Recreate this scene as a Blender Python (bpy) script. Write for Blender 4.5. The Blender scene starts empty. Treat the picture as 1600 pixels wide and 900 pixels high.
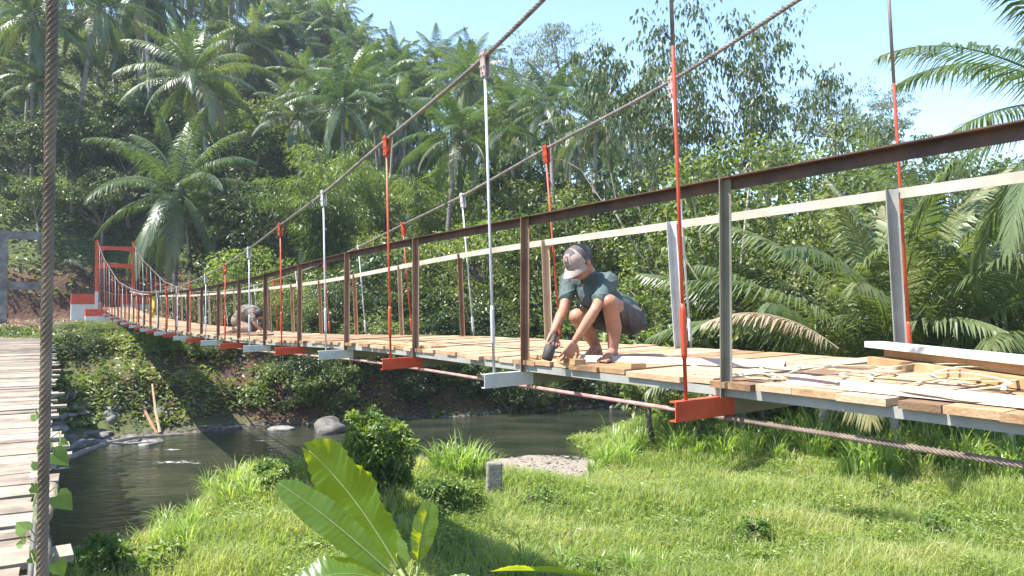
import bpy, math, random
import numpy as np
from mathutils import Vector, Matrix

sc = bpy.context.scene
col = sc.collection
R = math.radians
F = 1200.0            # focal length in pixels of a 1600 wide picture
PITCH = math.atan(25/1200)

# ------------------------------------------------------------------ camera, sky, sun, exposure
cd = bpy.data.cameras.new('camera'); cam = bpy.data.objects.new('camera', cd); col.objects.link(cam)
cd.sensor_width = 36; cd.lens = 27.0; cd.clip_start = .05; cd.clip_end = 4000
cam.location = (0, 0, 0); cam.rotation_euler = (R(90)+PITCH, 0, 0)
sc.camera = cam
SUN = Vector((-.56, -.14, 1.0)).normalized()
elev = math.asin(SUN.z)
w = bpy.data.worlds.new("World"); sc.world = w; w.use_nodes = True
nt = w.node_tree; nt.nodes.clear()
sky = nt.nodes.new('ShaderNodeTexSky'); sky.sky_type = 'NISHITA'; sky.sun_disc = False
sky.sun_elevation = elev; sky.sun_rotation = math.atan2(SUN.x, SUN.y)
sky.altitude = 100; sky.air_density = 1.0; sky.dust_density = .3; sky.ozone_density = 2.6
bg = nt.nodes.new('ShaderNodeBackground'); bg.inputs[1].default_value = .15
out = nt.nodes.new('ShaderNodeOutputWorld')
nt.links.new(sky.outputs[0], bg.inputs[0]); nt.links.new(bg.outputs[0], out.inputs[0])
sl = bpy.data.lights.new('sun', 'SUN'); sl.energy = 5.0; sl.angle = R(.55); sl.color = (1, .955, .87)
so = bpy.data.objects.new('sun', sl); col.objects.link(so)
so.rotation_euler = SUN.to_track_quat('Z', 'Y').to_euler()
sc.view_settings.view_transform = 'Standard'; sc.view_settings.look = 'None'
sc.view_settings.exposure = 1.45; sc.view_settings.gamma = 1
sc.cycles.max_bounces = 6; sc.cycles.diffuse_bounces = 3; sc.cycles.glossy_bounces = 2
sc.cycles.transmission_bounces = 3; sc.cycles.transparent_max_bounces = 4; sc.cycles.volume_bounces = 0
sc.cycles.use_denoising = True

# ------------------------------------------------------------------ frames of reference
CA, SA = .8547, .5192          # the bridges run away to the left: s along them, q across to the right
def B(s, q, z): return Vector((q*CA - s*SA, q*SA + s*CA, z))
def at(px, py, Y):
    x = (px-800)/F; t = (450-py)/F
    c, s_ = math.cos(PITCH), math.sin(PITCH)
    dy = c - t*s_; dz = s_ + t*c
    return Vector((x*Y/dy, Y, dz*Y/dy))
rng = np.random.default_rng(7)
random.seed(7)
def ease(a, b, x):
    t = np.clip((x-a)/(b-a), 0, 1); return t*t*(3-2*t)
_w = [(rng.uniform(0, 2*np.pi), rng.uniform(0, 6.28)) for _ in range(40)]
def wob(x, y, scale, octs=4):
    v = 0; k = 2*np.pi/scale; a = 1.0; i = int(scale*7) % 11
    for o in range(octs):
        for j in range(3):
            th, ph = _w[(i+o*3+j) % 40]
            v = v + a*np.sin(k*(x*np.cos(th)+y*np.sin(th))+ph)/3
        k *= 1.93; a *= .52
    return v

# ------------------------------------------------------------------ mesh helpers
class MB:
    def __init__(s): s.V = []; s.Q = []; s.T = []; s.rq = []; s.rt = []; s.n = 0
    def add(s, V, Q=None, T=None, r=None):
        V = np.asarray(V, float).reshape(-1, 3)
        if Q is not None and len(Q):
            Q = np.asarray(Q, int).reshape(-1, 4); s.Q.append(Q+s.n)
            s.rq.append(np.full(len(Q), .5) if r is None else np.broadcast_to(np.asarray(r, float), (len(Q),)))
        if T is not None and len(T):
            T = np.asarray(T, int).reshape(-1, 3); s.T.append(T+s.n)
            s.rt.append(np.full(len(T), .5) if r is None else np.broadcast_to(np.asarray(r, float)[:len(T)] if np.ndim(r) else r, (len(T),)))
        s.V.append(V); s.n += len(V)
    def box(s, c, hx, hy, hz, ax=None, r=.5):
        c = np.asarray(c, float)
        if ax is None: ax = np.eye(3)
        ax = np.asarray(ax, float)
        P = [c+ax[0]*hx*i+ax[1]*hy*j+ax[2]*hz*k for k in (-1, 1) for j in (-1, 1) for i in (-1, 1)]
        s.add(P, [(0, 2, 3, 1), (4, 5, 7, 6), (0, 1, 5, 4), (2, 6, 7, 3), (0, 4, 6, 2), (1, 3, 7, 5)], r=r)
    def tube(s, pts, rad, n=8, cap=True, r=.5, close=False):
        P = np.asarray([tuple(p) for p in pts], float); m = len(P)
        rad = np.broadcast_to(np.asarray(rad, float), (m,))
        T = np.gradient(P, axis=0); T /= np.linalg.norm(T, axis=1)[:, None]+1e-9
        up = np.array([0, 0, 1.]) if abs(T[0][2]) < .9 else np.array([1., 0, 0])
        u = np.cross(up, T[0]); u /= np.linalg.norm(u)
        A = np.linspace(0, 2*np.pi, n, endpoint=False); V = []
        for i in range(m):
            u = u - T[i]*np.dot(u, T[i]); u /= np.linalg.norm(u)+1e-9
            v = np.cross(T[i], u)
            V.append(P[i]+rad[i]*(np.cos(A)[:, None]*u+np.sin(A)[:, None]*v))
        V = np.concatenate(V); Q = []
        i, j = np.meshgrid(np.arange(m-1), np.arange(n), indexing='ij'); i = i.ravel(); j = j.ravel(); k = (j+1) % n
        Q = np.stack([i*n+j, i*n+k, (i+1)*n+k, (i+1)*n+j], 1)
        s.add(V, Q, r=r)
        if cap:
            base = s.n
            s.add([P[0], P[-1]])
            s.T.append(np.array([(base-len(V)+(a+1) % n, base-len(V)+a, base) for a in range(n)] +
                                [(base-n+a, base-n+(a+1) % n, base+1) for a in range(n)]))
            s.rt.append(np.full(2*n, float(np.mean(r))))
    def sweep(s, pts, prof, side=None, r=.5, closed=True):
        """prof: (a,b) offsets; a across (side), b up."""
        P = np.asarray([tuple(p) for p in pts], float); m = len(P); n = len(prof)
        T = np.gradient(P, axis=0); T /= np.linalg.norm(T, axis=1)[:, None]
        V = []
        for i in range(m):
            if side is None: a = np.cross(T[i], (0, 0, 1.))
            else: a = np.asarray(side, float)
            a = a-T[i]*np.dot(a, T[i]); a /= np.linalg.norm(a); b = np.cross(a, T[i])
            for (x, y) in prof: V.append(P[i]+a*x+b*y)
        Q = []
        for i in range(m-1):
            for j in range(n): Q.append((i*n+j, i*n+(j+1) % n, (i+1)*n+(j+1) % n, (i+1)*n+j))
        s.add(V, Q, r=r)
    def ball(s, c, rx, ry=None, rz=None, n=10, r=.5, ax=None):
        ry = rx if ry is None else ry; rz = rx if rz is None else rz
        ax = np.eye(3) if ax is None else np.asarray(ax)
        V = []; 
        for i in range(n+1):
            th = math.pi*i/n
            for j in range(2*n):
                ph = math.pi*j/n
                V.append(np.asarray(c)+ax[0]*rx*math.sin(th)*math.cos(ph)+ax[1]*ry*math.sin(th)*math.sin(ph)+ax[2]*rz*math.cos(th))
        Q = [(i*2*n+j, (i+1)*2*n+j, (i+1)*2*n+(j+1) % (2*n), i*2*n+(j+1) % (2*n)) for i in range(n) for j in range(2*n)]
        s.add(V, Q, r=r)
    def mesh(s, name, mat, smooth=False):
        me = bpy.data.meshes.new(name)
        V = np.concatenate(s.V) if s.V else np.zeros((0, 3))
        Q = np.concatenate(s.Q) if s.Q else np.zeros((0, 4), int); T = np.concatenate(s.T) if s.T else np.zeros((0, 3), int)
        rr = np.concatenate([*(s.rq or [np.zeros(0)]), *(s.rt or [np.zeros(0)])])
        me.vertices.add(len(V)); me.vertices.foreach_set('co', V.ravel().astype(np.float32))
        L = np.concatenate([Q.ravel(), T.ravel()]); me.loops.add(len(L)); me.loops.foreach_set('vertex_index', L.astype(np.int32))
        nf = len(Q)+len(T); me.polygons.add(nf)
        st = np.concatenate([np.arange(len(Q))*4, len(Q)*4+np.arange(len(T))*3])
        me.polygons.foreach_set('loop_start', st.astype(np.int32))
        me.update(calc_edges=True); me.validate()
        if len(me.polygons) == nf:
            at_ = me.attributes.new('rnd', 'FLOAT', 'FACE'); at_.data.foreach_set('value', rr.astype(np.float32))
        me.polygons.foreach_set('use_smooth', np.full(len(me.polygons), bool(smooth)))
        if mat: me.materials.append(mat)
        return me
    def obj(s, name, mat, parent=None, smooth=False, loc=None):
        o = bpy.data.objects.new(name, s.mesh(name, mat, smooth)); col.objects.link(o)
        if loc is not None: o.location = loc
        if parent: o.parent = parent
        return o
def tag(o, label=None, cat=None, group=None, kind=None):
    if label: o['label'] = label
    if cat: o['category'] = cat
    if group: o['group'] = group
    if kind: o['kind'] = kind
    return o
def empty(name, loc=(0, 0, 0), rz=0, sc_=1):
    e = bpy.data.objects.new(name, None); col.objects.link(e); e.location = loc; e.rotation_euler = (0, 0, rz); e.scale = (sc_,)*3
    e.empty_display_size = .1
    return e
def rel(o, root):
    """move a part built in world coordinates under its root's own origin"""
    o.parent = root; o.matrix_parent_inverse = Matrix.Identity(4)
    me = o.data; M = Matrix.LocRotScale(root.location, root.rotation_euler, root.scale).inverted()
    me.transform(M)
    return o
def copy_tree(o, parent=None):
    c = o.copy(); col.objects.link(c); c.parent = parent
    for ch in list(KIDS.get(o, [])) or [x for x in o.children]: copy_tree(ch, c)
    return c
KIDS = {}

# ------------------------------------------------------------------ materials
def mat(name):
    m = bpy.data.materials.new(name); m.use_nodes = True; n = m.node_tree; n.nodes.clear()
    o = n.nodes.new('ShaderNodeOutputMaterial'); return m, n, o
def N(n, t, **k):
    x = n.nodes.new(t)
    for a, v in k.items():
        if a.startswith('_'): x.inputs[a[1:].replace('_', ' ')].default_value = v
        else: setattr(x, a, v)
    return x
def ramp(n, stops):
    r = n.nodes.new('ShaderNodeValToRGB'); e = r.color_ramp.elements
    while len(e) < len(stops): e.new(.5)
    for i, (p, c) in enumerate(stops): e[i].position = p; e[i].color = (*c, 1)
    return r
def solid(name, stops, rough=.6, spec=.4, metal=0, nscale=8, detail=6, bump=.3, bscale=40, bdist=.01, stretch=(1, 1, 1), facernd=.0, objrnd=.0, coord='Object'):
    """surface whose colour wanders between the stops with noise (+ per face / per object variation)"""
    m, n, o = mat(name); L = n.links.new
    tc = N(n, 'ShaderNodeTexCoord'); mp = N(n, 'ShaderNodeMapping'); mp.inputs['Scale'].default_value = stretch
    L(tc.outputs[coord], mp.inputs[0])
    nz = N(n, 'ShaderNodeTexNoise', _Scale=nscale, _Detail=detail, _Roughness=.65); L(mp.outputs[0], nz.inputs['Vector'])
    fac = nz.outputs[0]
    if facernd or objrnd:
        a = N(n, 'ShaderNodeAttribute', attribute_name='rnd'); oi = N(n, 'ShaderNodeObjectInfo')
        m1 = N(n, 'ShaderNodeMath', operation='MULTIPLY_ADD'); L(a.outputs['Fac'], m1.inputs[0]); m1.inputs[1].default_value = facernd; m1.inputs[2].default_value = -facernd/2
        m2 = N(n, 'ShaderNodeMath', operation='MULTIPLY_ADD'); L(oi.outputs['Random'], m2.inputs[0]); m2.inputs[1].default_value = objrnd; m2.inputs[2].default_value = -objrnd/2
        s1 = N(n, 'ShaderNodeMath', operation='ADD'); L(m1.outputs[0], s1.inputs[0]); L(m2.outputs[0], s1.inputs[1])
        s2 = N(n, 'ShaderNodeMath', operation='ADD'); L(s1.outputs[0], s2.inputs[0]); L(fac, s2.inputs[1]); fac = s2.outputs[0]
    rp = ramp(n, stops); L(fac, rp.inputs[0])
    p = N(n, 'ShaderNodeBsdfPrincipled'); L(rp.outputs[0], p.inputs['Base Color'])
    p.inputs['Roughness'].default_value = rough; p.inputs['Specular IOR Level'].default_value = spec; p.inputs['Metallic'].default_value = metal
    if bump:
        n2 = N(n, 'ShaderNodeTexNoise', _Scale=bscale, _Detail=5); L(mp.outputs[0], n2.inputs['Vector'])
        b = N(n, 'ShaderNodeBump', _Strength=bump, _Distance=bdist); L(n2.outputs[0], b.inputs['Height']); L(b.outputs[0], p.inputs['Normal'])
    L(p.outputs[0], o.inputs[0]); return m
def leafmat(name, stops, trans=.35, rough=.42, spec=.5, objrnd=.25, facernd=.55, nscale=.6, tcol=None):
    m, n, o = mat(name); L = n.links.new
    a = N(n, 'ShaderNodeAttribute', attribute_name='rnd'); oi = N(n, 'ShaderNodeObjectInfo')
    g = N(n, 'ShaderNodeNewGeometry'); nz = N(n, 'ShaderNodeTexNoise', _Scale=nscale, _Detail=3); L(g.outputs['Position'], nz.inputs['Vector'])
    m1 = N(n, 'ShaderNodeMath', operation='MULTIPLY_ADD'); L(a.outputs['Fac'], m1.inputs[0]); m1.inputs[1].default_value = facernd; m1.inputs[2].default_value = -facernd/2
    m2 = N(n, 'ShaderNodeMath', operation='MULTIPLY_ADD'); L(oi.outputs['Random'], m2.inputs[0]); m2.inputs[1].default_value = objrnd; m2.inputs[2].default_value = -objrnd/2
    s1 = N(n, 'ShaderNodeMath', operation='ADD'); L(m1.outputs[0], s1.inputs[0]); L(m2.outputs[0], s1.inputs[1])
    s2 = N(n, 'ShaderNodeMath', operation='ADD'); L(s1.outputs[0], s2.inputs[0]); L(nz.outputs[0], s2.inputs[1])
    rp = ramp(n, stops); L(s2.outputs[0], rp.inputs[0])
    p = N(n, 'ShaderNodeBsdfPrincipled'); L(rp.outputs[0], p.inputs['Base Color']); p.inputs['Roughness'].default_value = rough; p.inputs['Specular IOR Level'].default_value = spec
    t = N(n, 'ShaderNodeBsdfTranslucent')
    hs = N(n, 'ShaderNodeMix', data_type='RGBA', blend_type='MULTIPLY'); hs.inputs[0].default_value = 1; L(rp.outputs[0], hs.inputs[6]); hs.inputs[7].default_value = (*(tcol or (1.6, 1.68, .6)), 1)
    L(hs.outputs[2], t.inputs[0])
    mx = N(n, 'ShaderNodeMixShader'); mx.inputs[0].default_value = trans; L(p.outputs[0], mx.inputs[1]); L(t.outputs[0], mx.inputs[2])
    L(mx.outputs[0], o.inputs[0]); return m
M = {}
M['wood'] = solid('deck_wood', [(.18, (.17, .10, .055)), (.3, (.27, .155, .075)), (.5, (.37, .23, .125)), (.78, (.47, .32, .20))], rough=.7, nscale=2.5, stretch=(3, 3, 3), facernd=.65, bump=.4, bscale=25)
M['wood_end'] = solid('board_wood', [(.25, (.28, .15, .065)), (.5, (.40, .24, .12)), (.8, (.48, .33, .20))], rough=.7, nscale=6, facernd=.4)
M['oldwood'] = solid('weathered_wood', [(.2, (.10, .078, .058)), (.42, (.21, .165, .125)), (.6, (.28, .23, .175)), (.8, (.36, .31, .245))], rough=.85, nscale=3, facernd=.35, bump=.6, bscale=18)
M['red'] = solid('red_paint', [(.24, (.14, .05, .03)), (.31, (.40, .045, .022)), (.55, (.53, .072, .030)), (.78, (.56, .12, .06))], rough=.45, nscale=6, bump=.1)
M['white'] = solid('white_paint', [(.24, (.22, .16, .12)), (.31, (.43, .43, .41)), (.6, (.53, .53, .51)), (.8, (.42, .40, .36))], rough=.5, nscale=7, bump=.1)
M['silver'] = solid('silver_paint', [(.3, (.38, .38, .38)), (.6, (.54, .54, .54)), (.85, (.32, .28, .25))], rough=.42, spec=.6, nscale=9, bump=.1)
M['olive'] = solid('grey_primer', [(.3, (.135, .12, .085)), (.6, (.20, .18, .135)), (.85, (.24, .22, .175))], rough=.55, nscale=4, bump=.12)
M['grey'] = solid('grey_primer_paint', [(.24, (.15, .11, .08)), (.31, (.23, .225, .20)), (.6, (.31, .305, .275)), (.85, (.24, .20, .16))], rough=.5, nscale=5, bump=.12)
M['rust'] = solid('rusted_steel', [(.28, (.050, .030, .026)), (.5, (.11, .055, .038)), (.68, (.20, .085, .045)), (.85, (.12, .08, .065))], rough=.6, nscale=6, bump=.3, objrnd=.3)
M['rustpost'] = solid('rusted_post', [(.28, (.12, .065, .045)), (.5, (.19, .105, .065)), (.75, (.24, .15, .10))], rough=.6, nscale=5, bump=.2, objrnd=.35)
M['cream'] = solid('cream_primer', [(.3, (.32, .28, .22)), (.6, (.43, .39, .33)), (.85, (.36, .29, .22))], rough=.5, nscale=3, bump=.1)
M['tan'] = solid('tan_primer_post', [(.3, (.30, .16, .09)), (.5, (.40, .27, .17)), (.75, (.46, .36, .26))], rough=.55, nscale=3, bump=.1, objrnd=.6)
M['pinkwhite'] = solid('pink_white_paint', [(.3, (.30, .21, .185)), (.6, (.40, .305, .28)), (.9, (.45, .38, .35))], rough=.45, nscale=5, bump=.1)
def rope_mat(name, c1, c2, scale, off=(1, 0)):
    m, n, o = mat(name); L = n.links.new
    g = N(n, 'ShaderNodeTexCoord'); nz = N(n, 'ShaderNodeTexNoise', _Scale=14, _Detail=4); L(g.outputs['Object'], nz.inputs['Vector'])
    rp = ramp(n, [(.3, c1), (.7, c2)]); L(nz.outputs[0], rp.inputs[0])
    p = N(n, 'ShaderNodeBsdfPrincipled', _Roughness=.5); L(rp.outputs[0], p.inputs['Base Color']); L(p.outputs[0], o.inputs[0]); return m
M['cable'] = rope_mat('steel_cable', (.10, .085, .075), (.22, .19, .17), 20)
M['cable_brown'] = rope_mat('rusty_cable', (.12, .088, .065), (.23, .17, .125), 20)
M['cable_pink'] = rope_mat('red_painted_cable', (.30, .13, .11), (.46, .26, .23), 20)
M['concrete'] = solid('concrete', [(.25, (.10, .10, .095)), (.5, (.24, .235, .22)), (.8, (.36, .355, .34))], rough=.9, nscale=3, bump=.5, bscale=20, bdist=.02)
M['oldconcrete'] = solid('mossy_concrete', [(.25, (.06, .06, .05)), (.5, (.16, .155, .135)), (.75, (.32, .31, .28))], rough=.9, nscale=2.2, bump=.5, bscale=18, bdist=.02)
M['rock'] = solid('river_rock', [(.25, (.07, .065, .055)), (.5, (.16, .15, .135)), (.8, (.28, .265, .24))], rough=.8, nscale=3, bump=.6, bscale=9, bdist=.05, objrnd=.3)
M['bark'] = solid('palm_bark', [(.25, (.14, .12, .10)), (.5, (.27, .245, .21)), (.8, (.42, .39, .35))], rough=.9, nscale=2, stretch=(1, 1, 5), bump=.5, bscale=6, bdist=.05, objrnd=.4)
M['bark2'] = solid('tree_bark', [(.25, (.09, .075, .06)), (.5, (.20, .175, .145)), (.8, (.34, .31, .27))], rough=.9, nscale=3, stretch=(1, 1, .4), bump=.5, bscale=10, bdist=.03, objrnd=.4)
M['palm'] = leafmat('palm_leaflets', [(.15, (.036, .066, .028)), (.45, (.080, .124, .052)), (.72, (.155, .192, .085)), (.86, (.21, .20, .09)), (.97, (.27, .20, .12))], trans=.36, rough=.40, spec=.6, facernd=.6, objrnd=.12, nscale=.15)
M['palm_dry'] = leafmat('dry_palm_leaflets', [(.2, (.15, .095, .05)), (.5, (.26, .18, .10)), (.8, (.36, .29, .19))], trans=.25, tcol=(1.2, 1, .7))
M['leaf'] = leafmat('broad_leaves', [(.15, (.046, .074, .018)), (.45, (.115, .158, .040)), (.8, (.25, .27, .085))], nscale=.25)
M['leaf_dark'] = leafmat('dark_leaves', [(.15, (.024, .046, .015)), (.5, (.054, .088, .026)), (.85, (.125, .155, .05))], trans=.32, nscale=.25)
M['leaf_light'] = leafmat('yellow_green_leaves', [(.15, (.06, .10, .02)), (.5, (.13, .185, .04)), (.85, (.25, .29, .08))], trans=.42, nscale=.4)
M['leaf_yellow'] = leafmat('yellow_leaves', [(.15, (.16, .19, .03)), (.5, (.26, .28, .04)), (.85, (.38, .36, .06))], trans=.42, nscale=.4)
M['leaf_grey'] = leafmat('grey_green_leaves', [(.15, (.045, .07, .032)), (.5, (.09, .125, .055)), (.85, (.17, .20, .10))], trans=.35, nscale=.4)
M['bamboo'] = leafmat('bamboo_leaves', [(.15, (.07, .115, .025)), (.5, (.14, .195, .045)), (.85, (.24, .29, .08))], trans=.42, nscale=.3)
M['grass'] = leafmat('grass_blades', [(.1, (.12, .18, .045)), (.35, (.22, .29, .085)), (.58, (.32, .36, .14)), (.75, (.42, .40, .21)), (.95, (.50, .43, .28))], trans=.55, rough=.5, spec=.35, facernd=.55, nscale=.45, objrnd=0)
M['weed'] = leafmat('weed_leaves', [(.15, (.07, .125, .024)), (.5, (.145, .22, .046)), (.85, (.26, .31, .09))], trans=.42, nscale=1.0, objrnd=.2)
M['reed'] = leafmat('reed_blades', [(.1, (.13, .22, .05)), (.5, (.24, .34, .09)), (.85, (.40, .44, .18))], trans=.5, rough=.35, spec=.6, nscale=.8)
# ================================================================== TERRAIN
def s_near(q): return np.interp(q, [-30, 0, 2, 3.2, 4.5, 9, 11, 12, 15, 16.5, 23, 40], [16, 16.5, 18, 20.5, 23, 22, 21.5, 19.6, 19.8, 23.5, 25.5, 27])
def s_far(q): return np.interp(q, [-30, -5, 0, 8, 15, 21, 27, 45], [34, 32, 31, 31.6, 30.6, 29.4, 29.5, 31])
def ground(X, Y):
    X = np.asarray(X, float); Y = np.asarray(Y, float)
    q = X*CA+Y*SA; s = -X*SA+Y*CA
    n1 = wob(X, Y, 9, 3); n2 = wob(X, Y, 3.1, 3)
    sn = s_near(q)+.5*n1*.6; sf = s_far(q)+.5*n1
    near = -4.05+.12*n1+.05*n2 + 1.6*ease(4, -6, s) + .25*ease(14, 30, X)
    # near bank falls into the river
    z = np.where(s < sn, -5.05+(near+5.05)*ease(0, np.interp(q, [8, 11, 16, 19], [4.5, 11, 11, 4.5]), sn-s), -5.05-.7*ease(0, 3, s-sn))
    cliff = np.interp(q, [-10, 1, 6, 10, 20, 60], [10, 10.5, 6.5, 3.4, 3.2, 4])
    terr = -1.25+.12*n1+.5*ease(40, 52, s)*.4 - 0.6*ease(7, 20, q)
    rise = ease(0, 1, (s-sf)/cliff)**.8
    z = np.where(s > sf-2.2, np.maximum(-5.75+.6*ease(-2.2, 0, s-sf), z*0-9), z)
    z = np.where(s > sf, -5.15+(terr+5.15)*rise+.25*n2*rise*(1-rise)*3, z)
    cut0 = np.interp(q, [-30, 6, 14, 30, 80], [58.5, 60, 52, 48, 46]); d = s-cut0
    cutw = ease(-30, -12, X)*0+ease(0, 1.6, d)*np.interp(q, [-30, 8, 14, 60], [2.6, 2.6, 1.0, .3])
    capv = np.interp(X, [-90, -38, -27, -19, -6, 8, 25, 45, 90], [60, 58, 45, 25, 17, 15, 12.5, 14, 18])
    t = np.clip(d-1.6, 0, None); slope = np.interp(X, [-60, -20, 0, 30], [.80, .72, .50, .38])
    hill = capv*(1-np.exp(-t*slope/capv*1.25)) + .8*n1*ease(0, 8, t)
    return z+np.where(d > 0, cutw+hill, 0)
def g1(x, y): return float(ground(np.array([x]), np.array([y]))[0])
def spaced(lo, hi, fine, f0, f1, n):
    a = np.arange(f0, f1, fine); l = f0-(np.geomspace(1, f0-lo+1, n)-1)[::-1]; r = f1+(np.geomspace(1, hi-f1+1, n)-1)
    return np.unique(np.concatenate([l[:-1], a, r[1:]] if True else 0))
xs = spaced(-900, 900, .45, -42, 38, 26); ys = spaced(-300, 1500, .45, 6, 82, 26)
XX, YY = np.meshgrid(xs, ys); ZZ = ground(XX, YY)
g = MB(); nx, ny = len(xs), len(ys)
ii, jj = np.meshgrid(np.arange(ny-1), np.arange(nx-1), indexing='ij'); ii = ii.ravel(); jj = jj.ravel()
g.add(np.stack([XX, YY, ZZ], -1).reshape(-1, 3), np.stack([ii*nx+jj, ii*nx+jj+1, (ii+1)*nx+jj+1, (ii+1)*nx+jj], 1))
def ground_mat():
    m, n, o = mat('earth_and_litter'); L = n.links.new
    ge = N(n, 'ShaderNodeNewGeometry'); sep = N(n, 'ShaderNodeSeparateXYZ'); L(ge.outputs['Normal'], sep.inputs[0]); sp = N(n, 'ShaderNodeSeparateXYZ'); L(ge.outputs['Position'], sp.inputs[0])
    nz = N(n, 'ShaderNodeTexNoise', _Scale=.8, _Detail=8, _Roughness=.7); L(ge.outputs['Position'], nz.inputs['Vector'])
    rp = ramp(n, [(.3, (.030, .045, .014)), (.5, (.065, .085, .025)), (.7, (.12, .12, .05))]); L(nz.outputs[0], rp.inputs[0])
    rd = ramp(n, [(.3, (.030, .018, .011)), (.5, (.075, .036, .021)), (.7, (.13, .066, .038))]); L(nz.outputs[0], rd.inputs[0])
    st = N(n, 'ShaderNodeMapRange', _From_Min=.93, _From_Max=.74); L(sep.outputs[2], st.inputs[0])
    # only the cut and the banks are bare: below three metres
    lo = N(n, 'ShaderNodeMapRange', _From_Min=3.2, _From_Max=2.0); L(sp.outputs[2], lo.inputs[0])
    mu = N(n, 'ShaderNodeMath', operation='MULTIPLY'); L(st.outputs[0], mu.inputs[0]); L(lo.outputs[0], mu.inputs[1])
    # trodden dirt on the far terrace
    ya = N(n, 'ShaderNodeMapRange', _From_Min=33, _From_Max=38); L(sp.outputs[1], ya.inputs[0])
    zb_ = N(n, 'ShaderNodeMapRange', _From_Min=-2.4, _From_Max=-1.7); L(sp.outputs[2], zb_.inputs[0])
    m3 = N(n, 'ShaderNodeMath', operation='MULTIPLY'); L(ya.outputs[0], m3.inputs[0]); L(zb_.outputs[0], m3.inputs[1])
    m4 = N(n, 'ShaderNodeMath', operation='MULTIPLY'); L(m3.outputs[0], m4.inputs[0]); L(lo.outputs[0], m4.inputs[1])
    mm = N(n, 'ShaderNodeMath', operation='MAXIMUM'); L(mu.outputs[0], mm.inputs[0]); L(m4.outputs[0], mm.inputs[1])
    mx = N(n, 'ShaderNodeMix', data_type='RGBA'); L(mm.outputs[0], mx.inputs[0]); L(rp.outputs[0], mx.inputs[6]); L(rd.outputs[0], mx.inputs[7])
    # pebbly dark wet mud next to the water
    wt = N(n, 'ShaderNodeMapRange', _From_Min=-4.75, _From_Max=-4.95); L(sp.outputs[2], wt.inputs[0])
    mud = ramp(n, [(.3, (.035, .028, .02)), (.7, (.13, .11, .085))]); nv = N(n, 'ShaderNodeTexVoronoi', _Scale=5); L(ge.outputs['Position'], nv.inputs['Vector']); L(nv.outputs['Distance'], mud.inputs[0])
    m5 = N(n, 'ShaderNodeMix', data_type='RGBA'); L(wt.outputs[0], m5.inputs[0]); L(mx.outputs[2], m5.inputs[6]); L(mud.outputs[0], m5.inputs[7])
    p = N(n, 'ShaderNodeBsdfPrincipled', _Roughness=.95); L(m5.outputs[2], p.inputs['Base Color'])
    nb = N(n, 'ShaderNodeTexNoise', _Scale=5, _Detail=6); L(ge.outputs['Position'], nb.inputs['Vector'])
    b = N(n, 'ShaderNodeBump', _Strength=.8, _Distance=.15); L(nb.outputs[0], b.inputs['Height']); L(b.outputs[0], p.inputs['Normal'])
    L(p.outputs[0], o.inputs[0]); return m
tag(g.obj('ground', ground_mat(), smooth=True), kind='structure')

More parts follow.
